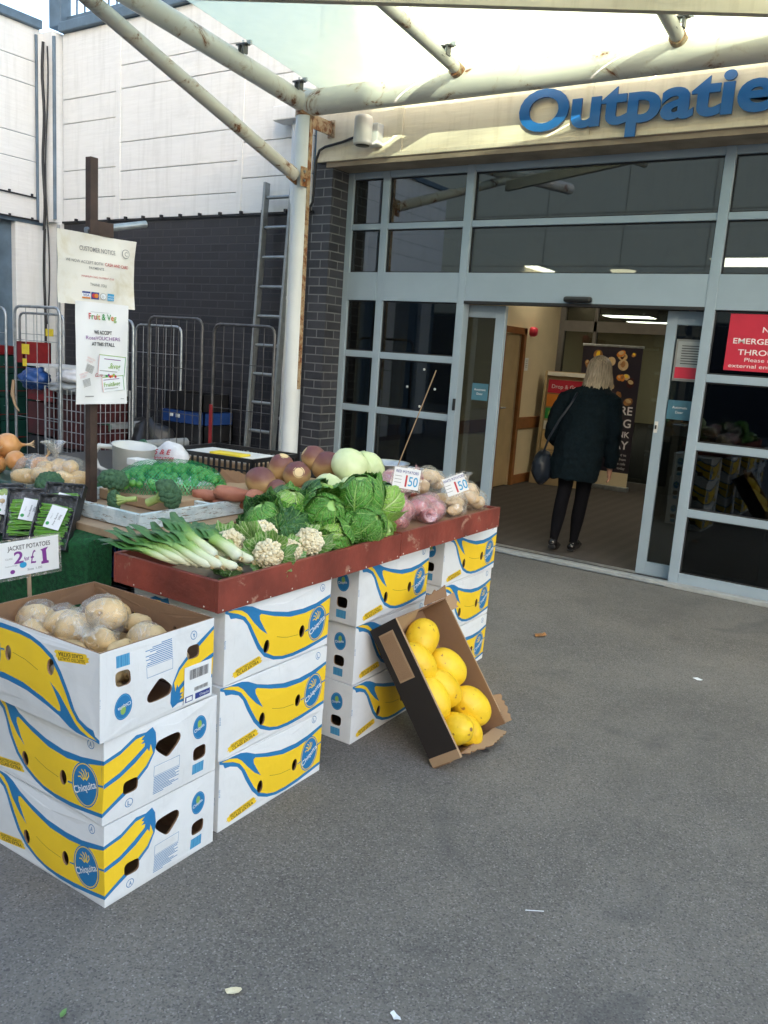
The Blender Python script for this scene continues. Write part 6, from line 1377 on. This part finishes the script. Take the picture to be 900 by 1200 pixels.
# ================================================================== LOBBY FURNITURE
t = thing('banner_stand', 'dark roll-up banner with food pictures and white words behind the walking woman', 'banner', (-3.57, 10.62, 0))
b = MB(); b.b2(-3.98, -3.20, 10.62, 10.626, .12, 1.83, 'navy_panel'); b.b2(-3.98, -3.20, 10.614, 10.619, .06, .24, 'int_wall'); b.b2(-3.56, -3.22, 10.609, 10.613, .10, .20, 'grey_plastic') if False else None; b.build('panel', t, world=True)
b = MB(); b.b2(-4.0, -3.18, 10.58, 10.68, 0, .06, 'galv', .01); b.b2(-3.99, -3.19, 10.61, 10.64, 1.83, 1.86, 'galv', .004); b.b2(-3.6, -3.58, 10.63, 10.65, .05, 1.84, 'galv'); b.build('frame', t, world=True)
b = MB(); F = frame((-3.22, 10.617, 0), (1, 0, 0), (0, 0, 1)); 
for tx, z, h in (('MORE', .99, .105), ('GOING', .83, .105), ('DRINK', .70, .075), ('TODAY', .55, .105)): text(b, tx, F @ TR(-.02, z), 'sign_white', h, align='R', bold=.015)
for k, tx in enumerate(('food to', 'go from', 'the cafe', 'today')): text(b, tx, F @ TR(-.03, .46-k*.058), 'sign_white', .032, align='R')
rnd = random.Random(2)
for i in range(26):
    x = rnd.uniform(-.70, -.06); z = rnd.uniform(1.14, 1.78); r = rnd.uniform(.03, .075); m = rnd.choice(['bread', 'bread', 'ink_orange', 'parsnip', 'potato_pale', 'dkred_plastic'])
    b.add([(p, q, -.001+.0002*i) for p, q in ell(x, z, r, r*rnd.uniform(.6, 1), rnd.uniform(0, 3), 18)], [tuple(range(18))], m, F); b.add([(p, q, -.0009+.0002*i) for p, q in ell(x, z+.01, r*.6, r*.4, rnd.uniform(0, 3), 14)], [tuple(range(14))], rnd.choice(['bread', 'melon', 'potato']), F)
b.build('print', t, world=True)
t = thing('leaflet_stand', 'pale wooden leaflet stand with red, orange and green cards against the lobby corner', 'display stand', (-4.13, 10.3, 0))
F = frame((-4.36, 10.30, 0), (1, .12, 0), (0, .06, 1)); b = MB()
def q_(x0, x1, y0, y1, z0, z1, m): q = MB(); q.b2(x0, x1, y0, y1, z0, z1, m); b.add(q.v, q.f, m, F)
q_(0, .62, 0, 1.48, -.02, 0, 'door_int'); q_(0, .03, 0, 1.48, 0, .04, 'door_int'); q_(.59, .62, 0, 1.48, 0, .04, 'door_int'); q_(-.02, .64, 0, .16, 0, .12, 'door_int'); q_(.03, .59, 1.42, 1.47, 0, .04, 'paper'); b.build('rack', t, world=True)
for (z0, z1, m) in ((1.20, 1.37, 'sign_red'), (1.02, 1.18, 'ink_orange'), (.86, 1.0, 'ink_green'), (.72, .83, 'paper'), (.46, .70, 'potato_pale'), (.20, .44, 'potato')):
    b = MB(); q_(.05, .57, z0, z1, .005, .012, m)
    if m == 'sign_red': text(b, 'Drop & Go', F @ TR(.10, z0+.06, .014), 'sign_white', .05)
    if m == 'ink_green': b.add([(x, y, .014) for x, y in ell(.14, z0+.07, .05, .05)], [tuple(range(24))], 'ink_lgreen', F)
    if m == 'paper': text(b, 'Please take one', F @ TR(.08, z0+.03, .014), 'ink_grey', .03)
    b.build('card', t, world=True)

# ================================================================== PERSON
def skin_mesh(nodes, edges, root=0, sub=2):
    me = bpy.data.meshes.new('sk'); me.from_pydata([n[:3] for n in nodes], edges, []); o = link(bpy.data.objects.new('sk', me))
    m = o.modifiers.new('s', 'SKIN'); m.use_smooth_shade = True; m.branch_smoothing = .4
    for i, n in enumerate(nodes):
        sv = me.skin_vertices[0].data[i]; sv.radius = (n[3], n[4] if len(n) > 4 else n[3]); sv.use_root = (i == root)
    u = o.modifiers.new('u', 'SUBSURF'); u.levels = sub; u.render_levels = sub
    dg = bpy.context.evaluated_depsgraph_get(); r = bpy.data.meshes.new_from_object(o.evaluated_get(dg)); bpy.data.objects.remove(o); return r
P_ = thing('person', 'woman seen from behind in a dark teal coat walking in through the open doors', 'person', (-2.475, 6.72, .012), radians(6))
nd = []; ed = []
def nn(*a): nd.append(a); return len(nd)-1
def chain(first, pts):
    p = first; out = []
    for q in pts: i = nn(*q); ed.append((p, i)); p = i; out.append(i)
    return out
pel = nn(0.02, .0, .90, .13, .11)
sp_ = chain(pel, [(0.03, .02, 1.05, .12, .09), (.05, .05, 1.22, .13, .10), (.06, .07, 1.33, .09, .07), (.07, .10, 1.40, .048), (.075, .125, 1.45, .055)])
hd = chain(sp_[-1], [(.08, .145, 1.51, .070, .082), (.08, .15, 1.57, .058, .068)])
nose = chain(hd[0], [(.08, .235, 1.50, .014)])
# legs: left forward on toes at the back (heel lifted), right planted
ll = chain(pel, [(-.07, -.01, .82, .095), (-.07, .02, .52, .066), (-.072, -.03, .44, .062), (-.075, -.09, .27, .060), (-.075, -.16, .11, .038), (-.075, -.16, .045, .034), (-.075, -.06, .022, .026)])
rl = chain(pel, [(.09, .02, .82, .095), (.075, .06, .52, .068), (.07, .05, .42, .062), (.062, .02, .28, .062), (.058, -.01, .10, .038), (.058, -.03, .045, .036), (.06, .10, .025, .028)])
for sx in (-1, 1):
    if sx < 0: arm = chain(sp_[1], [(-.12, .05, 1.30, .055), (-.20, .02, 1.10, .045), (-.225, .10, .93, .040), (-.17, .26, .86, .030), (-.15, .31, .855, .026)])
    else: arm = chain(sp_[1], [(.22, .05, 1.30, .055), (.265, .0, 1.06, .045), (.275, .03, .85, .036), (.275, .06, .72, .026), (.275, .07, .68, .028, .016)])
    w_ = nd[arm[-1]]
    for k in range(4):
        f = (k-1.5)*.016; 
        if sx > 0: chain(arm[-1], [(w_[0]+.004, w_[1]+.01+f*.9, w_[2]-.035, .0085), (w_[0]-.004, w_[1]+.014+f, w_[2]-.065+.004*abs(k-1.4), .0075), (w_[0]-.018, w_[1]+.018+f, w_[2]-.085+.006*abs(k-1.4), .0065)])
        else: chain(arm[-1], [(w_[0]+.03, w_[1]+.03, w_[2]+f, .0085), (w_[0]+.06, w_[1]+.04, w_[2]+f, .0075), (w_[0]+.08, w_[1]+.02, w_[2]+f, .0065)])
    chain(arm[-1], [(w_[0]-.012*sx, w_[1]+.03, w_[2]-.018, .009), (w_[0]-.022*sx, w_[1]+.045, w_[2]-.042, .008)])
me = skin_mesh(nd, ed, pel, 2); me.name = 'body'; me.materials.append(M['tights']); me.materials.append(M['skin'])
for p in me.polygons:
    c = p.center; p.material_index = 1 if (c.z > 1.36 or (abs(c.x) > .12 and c.z > .60 and c.z < .95 and (c.x > .24 or c.y > .2))) else 0; p.use_smooth = True
o = link(bpy.data.objects.new('body', me)); o.parent = P_
# eyes, mouth, ears as small face details
b = MB()
for sx in (-1, 1): b.blob((.08+sx*.03, .222, 1.515), (.012, .006, .007), 'paper2', 10, 8); b.blob((.08+sx*.03, .227, 1.515), (.005, .003, .005), 'shoe', 8, 6); b.blob((.08+sx*.078, .145, 1.50), (.010, .018, .028), 'skin', 10, 8)
b.blob((.08, .222, 1.452), (.022, .006, .006), 'ink_red', 10, 6); b.build('face_details', P_)
# coat
b = MB(); seg = 40
def lo(z, cx, cy, rx, ry): return (z, cx, cy, rx, ry)
rings = [lo(.600, -.0, -.005, .195, .150), lo(.66, .0, -.005, .200, .150), lo(.78, .008, .0, .207, .152), lo(.92, .018, .005, .208, .150), lo(1.05, .03, .02, .200, .138), lo(1.16, .042, .03, .202, .132), lo(1.25, .05, .045, .205, .125), lo(1.32, .056, .06, .190, .110), lo(1.365, .062, .075, .150, .090), lo(1.39, .067, .09, .105, .078), lo(1.41, .07, .10, .085, .075), lo(1.45, .072, .10, .086, .078), lo(1.47, .072, .105, .080, .074), lo(1.44, .072, .105, .066, .060)]
vs = []; fs = []
for j, (z, cx, cy, rx, ry) in enumerate(rings):
    for k in range(seg):
        q = 2*pi*k/seg; fl = 1+(.018*sin(q*5+z*4)+.012*sin(q*9-z*7))*(1.3 if z < 1 else .7)
        vs.append((cx+rx*fl*math.copysign(abs(cos(q))**.85, cos(q)), cy+ry*fl*sin(q), z+(.010*sin(q*3) if j == 0 else 0)))
for j in range(len(rings)-1):
    for k in range(seg): k2 = (k+1) % seg; fs.append((j*seg+k, j*seg+k2, (j+1)*seg+k2, (j+1)*seg+k))
fs.append(tuple(reversed(range(seg)))); fs.append(tuple((len(rings)-1)*seg+k for k in range(seg)))
b.add(vs, fs, 'coat', None, True)
b.tube([(-.09, .05, 1.315), (-.145, .04, 1.28), (-.200, .02, 1.17), (-.232, .02, 1.05), (-.248, .06, .94), (-.215, .17, .885), (-.17, .24, .86)], [.055, .074, .070, .064, .060, .052, .048], 'coat', 20)
b.tube([(.19, .05, 1.315), (.24, .04, 1.27), (.275, .01, 1.15), (.288, .0, 1.04), (.287, .02, .92), (.283, .045, .80), (.28, .055, .735)], [.055, .074, .070, .064, .058, .054, .052], 'coat', 20)
me = b.mesh('coat_src'); o = link(bpy.data.objects.new('src', me)); rm = o.modifiers.new('r', 'REMESH'); rm.mode = 'VOXEL'; rm.voxel_size = .009; rm.use_smooth_shade = True; sm_ = o.modifiers.new('s', 'SMOOTH'); sm_.iterations = 6; sm_.factor = .5
tx = bpy.data.textures.new('folds', 'CLOUDS'); tx.noise_scale = .085; dp = o.modifiers.new('d', 'DISPLACE'); dp.texture = tx; dp.strength = .034; dp.mid_level = .5
dg = bpy.context.evaluated_depsgraph_get(); me2 = bpy.data.meshes.new_from_object(o.evaluated_get(dg)); bpy.data.objects.remove(o); me2.name = 'coat'
if not me2.materials: me2.materials.append(M['coat'])
o = link(bpy.data.objects.new('coat', me2)); o.parent = P_
b = MB(); b.tube([(.07+.088*cos(a), .098+.082*sin(a), 1.435+.012*cos(a*2)) for a in [2*pi*k/20 for k in range(21)]], .022, 'coat', 10); pass
# hair
b = MB(); H0 = V((.08, .135, 1.53))
b.blob(H0+V((0, -.008, .012)), (.088, .100, .100), 'hair', 28, 18, lambda u: 1 if not (u.y > .45 and u.z < .35) else .82)
def hs(u, v):
    a = pi*.93+(pi*1.14)*u; tt = v*1.35
    if tt < .62: el_ = (1-tt/.62)*pi/2; rx, ry, z = cos(el_)*.093, cos(el_)*.104, 1.545+sin(el_)*.103
    else: k = (tt-.62)/.73; rx = .093+.030*k**1.3; ry = .104+.034*k**1.3; z = 1.545-.205*k*(.86+.14*sin(u*37)+.10*noise.noise(V((u*14, 0, 3))))
    g_ = 1+.020*sin(u*46+2*noise.noise(V((u*6, v*2, 0))))*min(1, v*2)+.03*noise.noise(V((u*7, v*2, 5)))
    return (.08+rx*g_*cos(a), .127+ry*g_*sin(a), z)
b.grid(hs, 90, 26, 'hair')
rnd = random.Random(11)
for i in range(70):
    u = rnd.random(); v0 = rnd.uniform(.1, .6); pts = [V(hs(u, min(1, v0+k*(1-v0)/5)))+V((0, 0, 0)) for k in range(6)]; c = V((.08, .127, 0)); pts = [p+(V((p.x, p.y, 0))-c).normalized()*(.002+.004*rnd.random()) for p in pts]; pts.append(pts[-1]+V((rnd.uniform(-.006, .006), rnd.uniform(-.004, .004), -.018*rnd.random())))
    b.tube(pts, [.0015, .003, .0035, .0035, .003, .002, .0006], 'hair', 5)
b.build('hair', P_)
# shoes
for nm, pts, r in (('l', [(-.075, -.185, .075), (-.075, -.15, .045), (-.075, -.09, .030), (-.075, -.02, .022)], [.036, .038, .040, .024]), ('r', [(.058, -.06, .036), (.058, -.0, .034), (.062, .08, .034), (.065, .15, .024)], [.036, .038, .042, .022])):
    b = MB(); b.blob(pts[0], (.036, .042, .040), 'shoe', 16, 10); b.tube(pts, r, 'shoe', 16); b.blob(pts[-1], (.028, .03, .02), 'shoe', 14, 8)
    z0 = min(p[2] for p in pts)
    b.b2(pts[0][0]-.028, pts[0][0]+.028, pts[0][1]-.035, pts[0][1]+.02, max(.0, pts[0][2]-.05), pts[0][2]-.02, 'black_plastic', .006); b.build('shoe', P_)
# shoulder bag
t = thing('handbag', 'soft navy leather shoulder bag hanging at the left hip of the walking woman', 'handbag', (-2.745, 6.66, .60), radians(6))
b = MB(); b.blob((0, 0, .12), (.085, .14, .165), 'bag', 28, 18, lambda u: (1+.10*noise.noise(u*3)+.05*noise.noise(u*8))*(1.0-.30*max(0, u.z))*(1 if u.z > -.2 else 1.06)); b.build('body', t)
b = MB(); b.tube([(.01, -.08, .19), (.07, -.13, .36), (.15, -.145, .52), (.22, -.10, .66), (.235, -.03, .735), (.225, .04, .74)], [.009]*6, 'bag', 8); b.build('strap', t)
